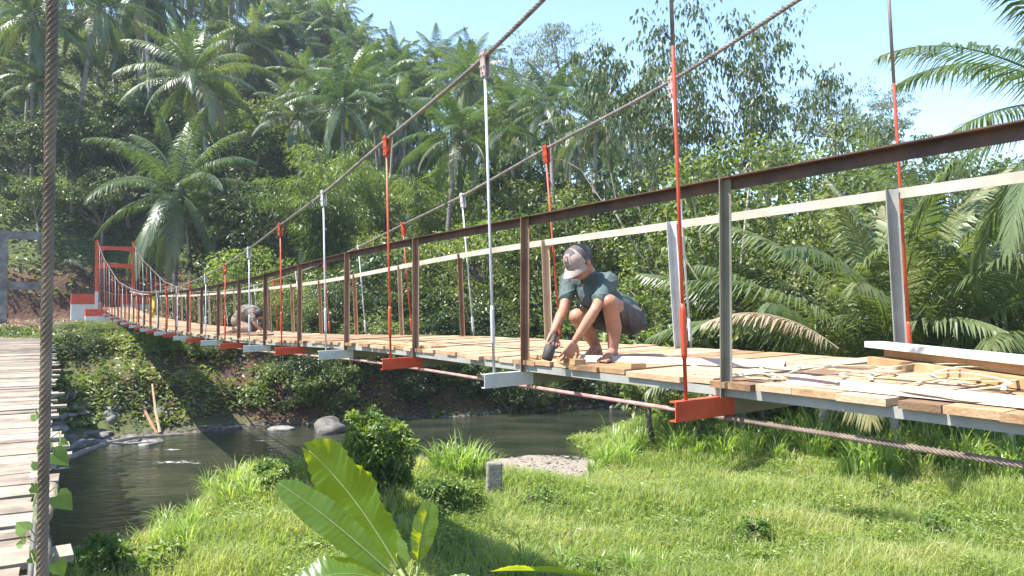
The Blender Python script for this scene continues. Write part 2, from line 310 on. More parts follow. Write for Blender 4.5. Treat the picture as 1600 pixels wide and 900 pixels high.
# river
def water_mat():
    m, n, o = mat('river_water'); L = n.links.new
    ge = N(n, 'ShaderNodeNewGeometry'); mp = N(n, 'ShaderNodeMapping'); mp.inputs['Rotation'].default_value = (0, 0, R(31)); mp.inputs['Scale'].default_value = (1, 2.0, 1)
    L(ge.outputs['Position'], mp.inputs[0])
    a = N(n, 'ShaderNodeTexNoise', _Scale=1.6, _Detail=5, _Roughness=.6, _Distortion=.6); L(mp.outputs[0], a.inputs['Vector'])
    c = N(n, 'ShaderNodeTexNoise', _Scale=.35, _Detail=2); L(mp.outputs[0], c.inputs['Vector'])
    rp = ramp(n, [(.35, (.016, .021, .014)), (.65, (.040, .042, .026))]); L(c.outputs[0], rp.inputs[0])
    # foam over a submerged rock
    foam = None; f2 = N(n, 'ShaderNodeTexNoise', _Scale=3.2, _Detail=8, _Roughness=.75, _Distortion=.8); L(mp.outputs[0], f2.inputs['Vector'])
    for (cx, cy, rx, ry) in [(-10.6, 24.4, 1.5, .55), (-14.2, 23.6, 1.6, .8), (-9.2, 28.2, .5, .3), (-15.6, 22.0, 1.2, .7), (-11.5, 26.5, .9, .3)]:
        vs = N(n, 'ShaderNodeVectorMath', operation='SUBTRACT'); L(ge.outputs['Position'], vs.inputs[0]); vs.inputs[1].default_value = (cx, cy, -5)
        vd = N(n, 'ShaderNodeVectorMath', operation='DIVIDE'); L(vs.outputs[0], vd.inputs[0]); vd.inputs[1].default_value = (rx, ry, 1)
        ln = N(n, 'ShaderNodeVectorMath', operation='LENGTH'); L(vd.outputs[0], ln.inputs[0])
        mr = N(n, 'ShaderNodeMapRange', _From_Min=1.0, _From_Max=0.2, _To_Max=.22); L(ln.outputs['Value'], mr.inputs[0])
        if foam is None: foam = mr.outputs[0]
        else:
            ad = N(n, 'ShaderNodeMath', operation='MAXIMUM'); L(foam, ad.inputs[0]); L(mr.outputs[0], ad.inputs[1]); foam = ad.outputs[0]
    ad = N(n, 'ShaderNodeMath', operation='ADD'); L(foam, ad.inputs[0]); L(f2.outputs[0], ad.inputs[1])
    fr = N(n, 'ShaderNodeMapRange', _From_Min=.70, _From_Max=.80); L(ad.outputs[0], fr.inputs[0])
    mx = N(n, 'ShaderNodeMix', data_type='RGBA'); L(fr.outputs[0], mx.inputs[0]); L(rp.outputs[0], mx.inputs[6]); mx.inputs[7].default_value = (.62, .64, .62, 1)
    p = N(n, 'ShaderNodeBsdfPrincipled'); L(mx.outputs[2], p.inputs['Base Color']); p.inputs['Specular IOR Level'].default_value = .5
    rr = N(n, 'ShaderNodeMapRange', _To_Min=.07, _To_Max=.7); L(fr.outputs[0], rr.inputs[0]); L(rr.outputs[0], p.inputs['Roughness'])
    b = N(n, 'ShaderNodeBump', _Strength=.35, _Distance=.10); L(a.outputs[0], b.inputs['Height']); L(b.outputs[0], p.inputs['Normal'])
    L(p.outputs[0], o.inputs[0]); return m
wm = MB(); wm.add([(-300, -50, -5), (300, -50, -5), (300, 250, -5), (-300, 250, -5)], [(0, 1, 2, 3)])
tag(wm.obj('river_water', water_mat()), kind='structure')

# ================================================================== NEW SUSPENSION BRIDGE
def curve(xs_, ys_, k=1.0):
    f = np.linspace(xs_[0], xs_[-1], 1200); y = np.interp(f, xs_, ys_)
    wdt = int(k/(f[1]-f[0])); ker = np.hanning(2*wdt+3); ker /= ker.sum()
    pad = wdt+1; yp = np.concatenate([2*y[0]-y[1:pad+1][::-1], y, 2*y[-1]-y[-pad-1:-1][::-1]])
    y = np.convolve(yp, ker, 'valid'); return lambda s: np.interp(s, f, y)
zb = curve([-6, 0, 2.76, 4.65, 6.5, 8.4, 10.3, 12.2, 14, 16, 20, 28, 33, 37, 45, 52], [-.44, -.455, -.463, -.48, -.485, -.51, -.57, -.635, -.68, -.71, -.76, -.79, -.76, -.72, -.55, -.30], 1.6)
zc = curve([-6, 0, 2.76, 4.65, 6.53, 8.41, 10.3, 12.2, 14, 16, 18, 20, 24, 28, 32.4, 37, 46, 52], [3.6, 2.65, 2.09, 1.71, 1.50, 1.23, 1.05, .84, .68, .55, .456, .38, .33, .40, .63, .97, 2.37, 3.72], 1.2)
ROLL = .028
def zd(s, q=2.92): return float(zb(s))+.08+ROLL*(q-2.92)
QN, QF = 2.92, 4.40
def qcn(s): return float(np.interp(s, [-5, 2.76, 6, 14, 40, 52], [2.45, 2.56, 2.63, 2.68, 2.66, 2.62]))
def qcf(s): return float(np.interp(s, [-5, 2.76, 6, 14, 40, 52], [4.22, 4.33, 4.37, 4.45, 4.50, 4.50]))
ST = 51.74
bridge = empty('suspension_footbridge', B(ST, 3.66, -1.1))
tag(bridge, 'new cable suspension footbridge with pale plank deck, rusty rails and alternating red and white hangers', 'bridge')
def part(mb, name, m_, parent=bridge, smooth=False, root=bridge):
    o = mb.obj(name, m_, smooth=smooth); M_ = Matrix.Translation(root.location).inverted(); o.data.transform(M_); o.parent = parent; return o
def lobed(mb, pts, rad, pitch, lobes=6, per=3, depth=.26, r=.5):
    """a laid wire rope: a lobed section that turns along the path"""
    P = np.asarray([tuple(p) for p in pts], float)
    d = np.concatenate([[0], np.cumsum(np.linalg.norm(np.diff(P, axis=0), axis=1))]); step = pitch/14
    t = np.linspace(0, d[-1], max(3, int(d[-1]/step))); P = np.stack([np.interp(t, d, P[:, i]) for i in range(3)], 1)
    T = np.gradient(P, axis=0); T /= np.linalg.norm(T, axis=1)[:, None]
    up = np.array([0, 0, 1.]) if abs(T[0][2]) < .8 else np.array([0, 1., 0])
    n = lobes*per; A = np.linspace(0, 2*np.pi, n, endpoint=False); rr = rad*(1-depth*(1-np.abs(np.cos(A*lobes/2))**.7))
    U = np.cross(T, up); U /= np.linalg.norm(U, axis=1)[:, None]; W = np.cross(T, U)
    ph = 2*np.pi*t/pitch/1.0
    ang = A[None]+ph[:, None]
    V = P[:, None]+rr[None, :, None]*(np.cos(ang)[..., None]*U[:, None]+np.sin(ang)[..., None]*W[:, None])
    m = len(P); i, j = np.meshgrid(np.arange(m-1), np.arange(n), indexing='ij'); i = i.ravel(); j = j.ravel(); k = (j+1) % n
    mb.add(V.reshape(-1, 3), np.stack([i*n+j, i*n+k, (i+1)*n+k, (i+1)*n+j], 1), r=r)
# deck planks
mb = MB(); s = -3.0; tdir = lambda s: (B(s+.1, 0, zd(s+.1))-B(s-.1, 0, zd(s-.1))).normalized()
while s < ST:
    wd = random.uniform(.17, .30); c = s+wd/2; q0 = QN-.015+random.uniform(-.035, .03); q1 = QF+.06+random.uniform(-.04, .04); sk = random.uniform(-.02, .02)
    t = random.uniform(-.004, .006); a = B(c-sk, q0, zd(c, q0)+t-.015); b = B(c+sk, q1, zd(c, q1)+t-.015); td = tdir(c)
    ax0 = (b-a).normalized(); up = ax0.cross(td).normalized()
    if up.z < 0: up = -up
    rr = random.random()
    # split across so that a board is not dead straight
    mb.box((a+b)/2, (b-a).length/2, wd/2-random.uniform(.002, .006), .0155, (ax0, td, up), r=rr); s += wd
part(mb, 'plank_deck', M['wood'])
sr = np.arange(-3.2, ST+.2, .35)
L_ = lambda q, f, dz=0: [B(s, q, f(s)+dz) for s in sr]
def angle(mb, pts, h, wdt, th=.006, side=1, top=True):
    # vertical flange of height h below the line, horizontal flange to the side
    mb.sweep(pts, [(0, 0), (side*wdt, 0), (side*wdt, -th), (side*th, -th), (side*th, -h), (0, -h)] if side > 0 else
             [(0, 0), (0, -h), (-th, -h), (-th, -th), (-wdt, -th), (-wdt, 0)])
mb = MB(); angle(mb, L_(QN, lambda s: zd(s)-.032), .046, .05, side=1); part(mb, 'side_beam', M['grey'])
mb = MB(); angle(mb, L_(QF+.03, lambda s: zd(s, QF)-.032), .046, .05, side=-1); part(mb, 'side_beam', M['grey'])
for q in (3.35, 3.95):
    mb = MB(); mb.sweep(L_(q, lambda s: zd(s, q)-.034), [(-.03, 0), (.03, 0), (.03, -.045), (-.03, -.045)]); part(mb, 'stringer', M['olive'])
# rails
mb = MB(); angle(mb, L_(QN+.03, lambda s: zb(s)+1.10), .062, .058, side=-1); part(mb, 'handrail', M['rust'])
FR = lambda s: float(zb(s))+np.interp(s, [-5, 2.5, 8, 14, 50], [1.16, 1.155, 1.14, 1.12, 1.10])
mb = MB(); angle(mb, L_(QF-.055, FR), .062, .05, side=1); part(mb, 'handrail', M['cream'])
# cables
for nm, qf_, zo in (('n', qcn, 0.0), ('f', qcf, .10)):
    fn = lambda s: B(s, qf_(s), float(zc(s))+zo*np.interp(s, [14, 30], [1, 0]))
    mb = MB(); lobed(mb, [fn(s) for s in np.arange(-4, 9, .2)], .0165, .22); 
    mb.tube([fn(s) for s in np.arange(8.9, ST+.1, .4)]+[fn(ST)], .015, 7)
    a = fn(ST); mb.tube([a, B(ST+2.2, qf_(ST), 2.4), B(ST+7, qf_(ST), -.7)], .015, 6)
    part(mb, 'main_cable', M['cable'])
mb = MB(); uc = lambda s: B(s, 2.98, zb(s)-.114)
lobed(mb, [uc(s) for s in np.arange(-3.5, 3.0, .1)], .0150, .13, 6, 4, .42); part(mb, 'lower_cable', M['cable_brown'])
mb = MB(); lobed(mb, [uc(s) for s in np.arange(2.85, 10, .1)], .0135, .16); mb.tube([uc(s) for s in np.arange(9.9, 50, .5)], .012, 6); part(mb, 'lower_cable', M['cable_pink'])
# frames every 1.884 m
for k in range(-2, 27):
    s = 2.76+1.884*k
    if s > ST-.3: break
    z = float(zb(s)); colr = 'red' if k % 2 == 0 else 'white'; near_ = k < 9
    fz = lambda q: z+ROLL*(q-2.92)
    # cross beam: a channel, web to the camera side, and its painted outer ends
    def chan(q0, q1, h=.098, w_=.045, grow=0):
        m_ = MB(); t_ = .006
        for (a0, a1, c0, c1) in ((0, t_, 0, -h), (t_, w_, 0, -t_), (t_, w_, -h+t_, -h)):
            P = []
            for q in (q0, q1):
                for (ds, dz) in ((a0, c0), (a1, c0), (a1, c1), (a0, c1)): P.append(B(s+ds, q, fz(q)+dz))
            m_.add(P, [(0, 1, 5, 4), (1, 2, 6, 5), (2, 3, 7, 6), (3, 0, 4, 7), (0, 3, 2, 1), (4, 5, 6, 7)])
        return m_
    cb = part(chan(3.0, 4.35), 'cross_beam', M['olive'])
    part(chan(2.60, 3.0), 'painted_end', M[colr], cb); part(chan(4.35, 4.70), 'painted_end', M[colr], cb)
    # posts: angle iron
    def post(q, zlo, zhi, lean, m_, wd=.045):
        mb = MB(); a = B(s-.0, q, zlo); b = B(s-.0, q+lean, zhi)
        mb.sweep([a, b], [(0, 0), (wd, 0), (wd, .005), (.005, .005), (.005, wd), (0, wd)], side=B(-.12*0-1, .35, 0)); part(mb, 'post', m_)
    mN = M['olive'] if k <= 0 else (M['rustpost'] if k > 1 else M['rustpost'])
    post(QN+.005, z-.004, z+1.095, 0.0, mN, .046)
    mF = {-1: 'grey', 0: 'grey', 1: 'white', 2: 'tan', 3: 'rustpost'}.get(k, 'tan')
    post(QF-.0, zd(s, QF)-.03, FR(s)-.004, -.085 if k < 2 else -.045, M[mF], .06 if k < 3 else .045)
    # hangers
    for nm in (0, 1):
        qb = (2.69, 4.58)[nm]; qt = (qcn, qcf)[nm](s)
        zt = float(zc(s))+(.0, .10*np.interp(s, [14, 30], [1, 0]))[nm]; zlo = fz(qb)-(.004 if nm == 0 else .0)
        dark = (k <= 0)
        m_ = M[{'red': 'red', 'white': 'silver'}[colr]]
        a = B(s+.02, qb, zlo-.10); b = B(s, qt, zt-.12)
        lf = lambda t: a.lerp(b, t)
        mb = MB(); mb.tube([a, lf(.5), b], .0095, 8)
        h = part(mb, 'hanger', m_, smooth=True)
        if k <= 0:
            sl_ = MB(); sl_.tube([lf(.72), b], .0102, 8); part(sl_, 'bare_rod', M['cable'], h, smooth=True)
        # turnbuckle near the bottom
        tb = MB(); t0 = (.35 if nm == 0 else .25)/max((b-a).length, .4); 
        if (b-a).length > .7:
            tb.tube([lf(t0*.85), lf(t0*.95), lf(t0*1.55), lf(t0*1.65)], [.010, .0155, .0155, .010], 8); part(tb, 'turnbuckle', m_, h, smooth=True)
        # two bolted plates gripping the cable
        cl = MB(); mid = B(s, qt, zt); e1 = (B(s+.1, qcn(s), zc(s+.1))-B(s-.1, qcn(s), zc(s-.1))).normalized(); side = Vector((CA, SA, 0)); dn = (b-a).normalized()
        fx = dn.cross(side).normalized(); c_ = mid-dn*.055
        for sg in (-1, 1):
            cl.box(c_+side*sg*.019, .0045, .030, .088, (side, fx, dn))
            for (u, v) in ((-.017, .06), (.017, .06), (-.017, -.02), (.017, -.02), (0, -.062)):
                p_ = c_+fx*u+dn*v; cl.tube([p_+side*sg*.02, p_+side*sg*.034], .0085, 6)
        cl.tube([c_-dn*.06-side*.02, c_-dn*.06+side*.02], .008, 6)
        part(cl, 'clamp', M['red'] if colr == 'red' else (M['pinkwhite'] if k < 3 else M['white']), h)
# bolts / anchor plates on the near painted ends are part of the beams; the steel portal at the far end
tw = empty('steel_portal', B(ST, 3.58, -1.1)); tag(tw, 'red steel portal tower with white lower legs at the far end of the new bridge', 'bridge tower')
def tpart(mb, name, m_, parent=None, smooth=False): return part(mb, name, m_, parent or tw, smooth, tw)
sd = Vector((CA, SA, 0)); fw = Vector((-SA, CA, 0)); up = Vector((0, 0, 1))
for q in (2.60, 4.55):
    mb = MB(); mb.box(B(ST, q, 2.2), .085, .085, 1.45, (sd, fw, up)); lg = tpart(mb, 'leg', M['red'])
    mb = MB(); mb.box(B(ST, q, -.18), .085, .085, .93, (sd, fw, up)); tpart(mb, 'leg_base', M['white'], lg)
    mb = MB(); mb.tube([B(ST-.10, q, 3.72), B(ST+.10, q, 3.72)], .10, 10); tpart(mb, 'cable_saddle', M['red'])
for (zt, zm, ze) in ((3.46, .11, .17), (2.42, .11, .17)):
    mb = MB(); n_ = 10
    for i in range(n_):   # haunched beam: deeper at its ends
        q0 = 2.60+.085+(1.95-.17)*i/n_; q1 = 2.60+.085+(1.95-.17)*(i+1)/n_
        e = lambda q: zm+(ze-zm)*abs((q-3.575)/.9)**3
        P = [B(ST+d, q, zz) for q in (q0, q1) for (d, zz) in ((-.06, zt), (.06, zt), (.06, zt-2*e(q)), (-.06, zt-2*e(q)))]
        mb.add(P, [(0, 1, 5, 4), (1, 2, 6, 5), (2, 3, 7, 6), (3, 0, 4, 7)])
    tpart(mb, 'portal_beam', M['red'])
# concrete abutment with its painted anchor blocks
def apron(name, s0, s1, q0, q1, z0, z1, m_, label, cat):
    c = B((s0+s1)/2, (q0+q1)/2, z0); e = empty(name, c)
    mb = MB(); mb.box(B((s0+s1)/2, (q0+q1)/2, (z0+z1)/2), (q1-q0)/2, (s1-s0)/2, (z1-z0)/2, (sd, fw, up)); o = part(mb, 'slab', m_, e, root=e)
    bv = o.modifiers.new('bevel', 'BEVEL'); bv.width = .05; bv.segments = 2
    mb = MB(); mb.box(B((s0+s1)/2, (q0+q1)/2, z0-.6), (q1-q0)/2-.2, (s1-s0)/2-.2, .598, (sd, fw, up)); part(mb, 'footing', m_, e, root=e)
    tag(e, label, cat); return e
apron('bridge_abutment', 47.2, 54.5, .4, 5.4, -1.42, -1.06, M['concrete'], 'low grey concrete abutment under the red steel portal', 'abutment')
def block(s0, q0, q1, zt, zm, zbm, label, ds=1.1):
    c = B(s0+ds/2, (q0+q1)/2, zbm); e = empty('anchor_block', c)
    mb = MB(); mb.box(B(s0+ds/2, (q0+q1)/2, (zt+zm)/2), (q1-q0)/2, ds/2, (zt-zm)/2, (sd, fw, up)); part(mb, 'upper_block', M['red'], e, root=e)
    mb = MB(); mb.box(B(s0+ds/2, (q0+q1)/2, (zm+zbm)/2), (q1-q0)/2-.004, ds/2-.004, (zm-zbm)/2, (sd, fw, up)); part(mb, 'lower_block', M['white'], e, root=e)
    tag(e, label, 'concrete block', 'painted concrete blocks at the far end of the bridge')
block(48.6, 1.9, 3.05, -.28, -.68, -1.06, 'red topped white concrete block at the foot of the portal leg nearest the river edge', 1.2)
block(54.2, 1.35, 2.75, .62, -.02, -1.06, 'taller red and white concrete block behind the portal, on the side of the old bridge', 1.4)
block(54.2, 4.15, 5.7, .62, -.02, -1.06, 'red and white concrete block behind the portal leg farther from the old bridge', 1.4)

# ---- things on the deck
def on(s, q, dz=0): return B(s, q, zd(s, q)+dz)
def bar(name, a, b, prof, m_, label, cat, group=None):
    mb = MB(); mb.sweep([a, (a+b)/2, b], prof)
    mb.add([a+Vector((0, 0, -9))]*0) if 0 else None
    # end caps
    o = mb.obj(name, m_); o.location = (0, 0, 0)
    me = o.data; import bmesh
    bm = bmesh.new(); bm.from_mesh(me); ed = [e for e in bm.edges if e.is_boundary]
    if ed: bmesh.ops.holes_fill(bm, edges=ed)
    bmesh.ops.recalc_face_normals(bm, faces=bm.faces); bm.to_mesh(me); bm.free()
    me.transform(Matrix.Translation(a).inverted()); o.location = a
    tag(o, label, cat, group); return o
tri = [(-.034, 0), (0, .04), (.034, 0), (.028, 0), (0, .032), (-.028, 0)]
bar('steel_angle_bar', on(4.18, 3.09, .006), on(2.95, 3.62, .006), tri, M['pinkwhite'], 'pale pinkish angle bar lying on the planks in front of the crouching man', 'angle bar')
bar('steel_angle_bar', on(2.42, 3.00, .006), on(-.6, 3.03, .006), tri, M['pinkwhite'], 'long pinkish angle bar lying along the edge of the deck', 'angle bar')
flat = lambda w_, h: [(-w_, 0), (w_, 0), (w_, h), (-w_, h)]
bar('timber_board', on(2.68, 4.10, .004), on(.2, 2.72+.0, .004)+Vector((.15, .1, 0)), flat(.075, .046), M['wood_end'], 'lowest timber board of the stack lying skewed on the deck', 'board', 'stacked timber boards')
bar('timber_board', on(2.62, 4.16, .052), on(.2, 2.80, .052)+Vector((.15, .1, 0)), flat(.072, .046), M['wood_end'], 'timber board directly under the white steel section, on top of another board', 'board', 'stacked timber boards')
bar('white_steel_section', on(2.72, 4.10, .102), on(.2, 2.80, .102)+Vector((.15, .1, 0)), flat(.055, .034), M['white'], 'white painted steel section lying on top of the stacked boards', 'steel section')
bar('wood_offcut', on(3.98, 2.93, .004), on(4.24, 2.97, .004), flat(.04, .035), M['wood_end'], 'brown offcut of board under the fingers of the crouching man', 'offcut', 'wood offcuts by the worker')
bar('wood_offcut', on(3.72, 3.06, .004), on(3.52, 3.02, .004), flat(.05, .03), M['wood_end'], 'short offcut beside the foot of the crouching man', 'offcut', 'wood offcuts by the worker')
bar('wood_offcut', on(4.5, 3.05, .003), on(4.9, 3.12, .003), flat(.06, .025), M['wood_end'], 'flat offcut lying beneath the mallet head', 'offcut', 'wood offcuts by the worker')
bar('loose_board', on(7.9, 3.02, .004), on(6.3, 3.05, .004), flat(.08, .02), M['wood_end'], 'long loose board along the deck edge beyond the red hanger', 'board')
bar('loose_board', on(16.5, 3.0, .004), on(14.6, 3.6, .004), flat(.07, .03), M['rustpost'], 'brown board lying in front of the kneeling worker', 'board')
# tangled packing strap
st_ = random.Random(5); mb = MB()
for k in range(13):
    s0, q0 = st_.uniform(1.3, 2.9), st_.uniform(3.0, 3.75); a = st_.uniform(0, 6.28); p = []; z_ = .012
    for i in range(26):
        a += st_.uniform(-.55, .55)+(.18 if k % 2 else -.18); s0 += .045*math.cos(a); q0 += .045*math.sin(a)
        s0 = min(max(s0, .9), 3.1); q0 = min(max(q0, 2.98), 3.85)
        z_ = min(.07, max(.012, z_+st_.uniform(-.012, .013))); p.append(on(s0, q0, z_))
    p = [Vector(np.mean([tuple(v) for v in p[max(0, i-2):i+3]], axis=0)) for i in range(len(p))]
    mb.sweep(p, [(-.009, 0), (.009, 0), (.009, .003), (-.009, .003)], r=st_.random())
M['strap'] = solid('raffia_strap', [(.3, (.50, .42, .22)), (.6, (.66, .60, .36)), (.8, (.72, .66, .46))], rough=.5, facernd=.4, nscale=4)
tag(mb.obj('packing_strap', M['strap']), 'tangle of straw coloured packing strap strewn on the planks', 'strap')

# ================================================================== OLD BRIDGE (the camera stands over its edge)
old = empty('old_footbridge', B(51, -.7, -1.1)); tag(old, 'weathered old plank footbridge beside the new one, its board ends ragged', 'bridge')
zo = curve([-4, 2, 6, 10, 16, 22, 30, 40, 51], [-1.55, -1.60, -1.68, -1.74, -1.80, -1.80, -1.70, -1.45, -1.12], 2)
qe = lambda s: float(np.interp(s, [0, 4, 8, 14, 22, 32, 51], [-.06, -.06, -.0, .08, .16, .12, 0.0]))
mb = MB(); s = -1.5
while s < 51:
    wd = random.uniform(.18, .38); c = s+wd/2
    long_ = random.random() < .3
    q1 = qe(c)+(random.uniform(.06, .26) if long_ else random.uniform(-.16, .04)); q0 = -1.95+random.uniform(-.1, .1)
    sk = random.uniform(-.06, .06); t = random.uniform(-.006, .005)
    a = B(c-sk, q0, float(zo(c))+t); b = B(c+sk, q1, float(zo(c))+t+random.uniform(-.012, .012)); td = Vector((-SA, CA, 0)); ax0 = (b-a).normalized(); u_ = ax0.cross(td).normalized(); u_ = u_ if u_.z > 0 else -u_
    if True: mb.box((a+b)/2, (b-a).length/2, wd/2-random.uniform(.001, .005), .022, (ax0, ax0.cross(u_), u_), r=random.random())
    s += wd
part(mb, 'plank_deck', M['oldwood'], old, root=old)
for q in (-1.5, -.75, -.12):
    mb = MB(); mb.tube([B(s, q+.03*math.sin(s), float(zo(s))-.11) for s in np.arange(-1, 51, .8)], .055, 7); part(mb, 'log_stringer', M['oldwood'], old, root=old)
# split log laid along the edge near the camera
for (s0, s1, q0, q1) in ((2.2, 5.0, -.10, -.02), (5.1, 8.0, -.04, .05)):
    mb = MB(); P = [B(s0+(s1-s0)*t, q0+(q1-q0)*t+.02*math.sin(9*t), float(zo(s0+(s1-s0)*t))+.07+.015*math.sin(7*t+s0)) for t in np.linspace(0, 1, 12)]
    mb.tube(P, [.055+.012*math.sin(3*i) for i in range(12)], 9); part(mb, 'edge_log', M['oldwood'], old, smooth=True, root=old)
# hanging cables of the old bridge: the thick twisted one right beside the lens
mb = MB(); lobed(mb, [at(83, -260, 1.46), at(82, 0, 1.50), at(74, 450, 1.55), at(65, 900, 1.60), at(62, 1060, 1.62)], .0113, .080, 6, 4, .32); part(mb, 'hanging_cable', M['cable_brown'], old, root=old)
mb = MB(); lobed(mb, [at(77, 560, 3.0), at(70, 640, 2.7), at(60, 760, 2.45), at(47, 905, 2.2), at(40, 1000, 2.0)], .0085, .05, 6, 3, .25); part(mb, 'side_cable', M['cable'], old, root=old)
mb = MB(); mb.tube([B(s, -.05, float(np.interp(s, [2, 10, 22, 40, 51], [3.4, 1.6, .5, 1.4, 3.3]))) for s in np.arange(30, 51.1, 1)], .014, 6); part(mb, 'main_cable', M['cable'], old, root=old)
# grey portal at its far end
gp = empty('concrete_portal', B(51.2, -1.0, -1.1)); tag(gp, 'mossy grey concrete portal frame at the far end of the old bridge', 'bridge tower')
def rough_box(c, hx, hy, hz):
    mb = MB(); n_ = 8
    for i in range(n_):
        z0 = -hz+2*hz*i/n_; z1 = -hz+2*hz*(i+1)/n_; mb.box(c+up*((z0+z1)/2), hx+random.uniform(-.012, .012), hy+random.uniform(-.012, .012), hz/n_+.001*i, (sd, fw, up))
    return mb
for q in (-2.0, -.05): part(rough_box(B(51.2, q, 1.45), .19, .19, 2.62), 'column', M['oldconcrete'], gp, root=gp)
for z in (3.85, 1.02):
    mb = MB(); mb.box(B(51.2, -1.02, z), .79, .15, .21, (sd, fw, up)); part(mb, 'portal_beam', M['oldconcrete'], gp, root=gp)
# ================================================================== VEGETATION
def nrm(a): return a/(np.linalg.norm(a, axis=-1, keepdims=True)+1e-9)
def leafq(mb, C, D, Nn, L, W, fold=.12, r=.5, droop=0.):
    """one folded diamond per leaf"""
    D = nrm(D); S = nrm(np.cross(D, Nn)); Nn = np.cross(S, D); L = np.asarray(L)[:, None] if np.ndim(L) else L; W = np.asarray(W)[:, None] if np.ndim(W) else W
    tip = C+D*L; tip[:, 2] -= (droop*L)[:, 0] if np.ndim(L) else droop*L
    V = np.stack([C, C+D*L*.45+S*W/2+Nn*W*fold, tip, C+D*L*.45-S*W/2+Nn*W*fold], 1)
    n = len(C); I = np.arange(n)[:, None]*4+np.arange(4); mb.add(V.reshape(-1, 3), I, r=np.clip(r, 0, 1) if np.ndim(r) else r)
def rdir(rg, n): 
    v = rg.normal(size=(n, 3)); return nrm(v)
def frond(mb, rg, org, az, el, Lf, droop, npair, lmax, w, r0, fold=.35, roll=0., seg=2, rach=.02):
    m = 16; t = np.linspace(0, 1, m); e = el-droop*t**1.35; ds = Lf/(m-1)
    h = np.array([math.cos(az), math.sin(az), 0]); lat = np.array([-math.sin(az), math.cos(az), 0])
    bend = rg.uniform(-.25, .25)
    T = np.stack([np.cos(e)*h[i]+lat[i]*bend*t*np.cos(e) for i in range(2)]+[np.sin(e)], 1); T = nrm(T)
    P = org+np.concatenate([[np.zeros(3)], np.cumsum(T[:-1]*ds, 0)])
    mb.tube(P, np.linspace(rach, rach*.22, m), 4, cap=False, r=min(1, r0+.25))
    tt = np.linspace(.10, 1, npair)+rg.uniform(-.3, .3, npair)/npair*.5; tt = np.clip(tt, 0, 1)
    Pt = np.stack([np.interp(tt, t, P[:, i]) for i in range(3)], 1); Tt = nrm(np.stack([np.interp(tt, t, T[:, i]) for i in range(3)], 1))
    Up = nrm(np.cross(Tt, np.cross(np.array([0, 0, 1.])+h*.001, Tt)))
    for sg in (-1, 1):
        S = nrm(np.cross(Tt, Up))*sg; 
        S = S*math.cos(roll)+Up*math.sin(roll)*sg
        a = np.interp(tt, [0, .5, 1], [1.15, .95, .35])[:, None]+rg.normal(0, .07, (npair, 1))
        l = (lmax*np.interp(tt, [0, .12, .35, .7, .93, 1], [.35, .75, 1, .85, .5, .3])*rg.uniform(.85, 1.1, npair))[:, None]
        D = nrm(Tt*np.cos(a)+S*np.sin(a)+Up*fold*.6*np.sin(a))
        g_ = np.array([0, 0, -1.])
        p0 = Pt; D1 = nrm(D+g_*rg.uniform(.25, .5, (npair, 1))); p1 = p0+D1*l*.45; D2 = nrm(D1+g_*rg.uniform(.5, 1.1, (npair, 1))); p2 = p1+D2*l*.55
        Wd = nrm(Tt-D1*np.sum(Tt*D1, 1, keepdims=True)); ww = w*np.ones((npair, 1))
        V = np.stack([p0-Wd*ww*.3, p0+Wd*ww*.3, p1+Wd*ww*.5, p1-Wd*ww*.5, p2], 1).reshape(-1, 3); I = np.arange(npair)[:, None]*5
        rr = np.clip(r0+rg.normal(0, .06, npair)+.10*(tt > .85), 0, 1)
        n0 = mb.n; mb.add(V, I+np.array([0, 1, 2, 3]), r=rr); mb.T.append(n0+I+np.array([3, 2, 4])); mb.rt.append(rr)
def palm_crown(seed, nf=24, Lf=4.6, npair=38, lmax=.85, w=.07, dry=2, parts=False, elmin=-55, elmax=86, tint=.0, nuts=True):
    rg = np.random.default_rng(seed); mb = MB(); out = []
    for i in range(nf):
        f = (i+.5)/nf; el = R(elmax+(elmin-elmax)*f**1.0+rg.uniform(-8, 8)); az = i*2.39996+rg.uniform(-.25, .25)
        L_f = Lf*np.interp(f, [0, .15, .5, 1], [.62, .92, 1, .88])*rg.uniform(.9, 1.08)
        r0 = np.clip(.42+tint+rg.uniform(-.14, .14)+.10*(f > .75), 0, .72)
        if i >= nf-dry: r0 = rg.uniform(.85, 1.0)
        m_ = MB() if parts else mb
        frond(m_, rg, np.array([.12*math.cos(az), .12*math.sin(az), -.35*f]), az, el, L_f, R(rg.uniform(52, 82))*np.interp(f, [0, .3, 1], [.55, 1, .8]), npair, lmax, w, r0, roll=rg.uniform(-.35, .35), rach=.03)
        if parts: out.append(m_)
    if not parts: mb.ball((0, 0, -.15), .22, .22, .4, n=6, r=.85)
    if nuts and not parts:
        for k in range(7): a = rg.uniform(0, 6.28); mb.ball((.28*math.cos(a), .28*math.sin(a), -.45-rg.uniform(0, .25)), .12, n=5, r=.68)
    return out if parts else mb
def trunk_mb(h, r0=.17, r1=.11, lean=(0, 0), curve_=.0, n=10, rings=True, seed=0):
    rg = random.Random(seed); mb = MB(); m = max(10, int(h*3)); P = []; ra = []
    for i in range(m+1):
        t = i/m; P.append((lean[0]*h*t**1.5+curve_*math.sin(math.pi*t)*h*.1, lean[1]*h*t**1.5, h*t))
        ra.append((r0+(r1-r0)*t+.10*r0*8*math.exp(-t*h*2.2)*.6)*(1+.05*((i % 2)*2-1)*(1 if rings else 0)+rg.uniform(-.02, .02)))
    mb.tube(P, ra, n, r=.5); return mb, P[-1]
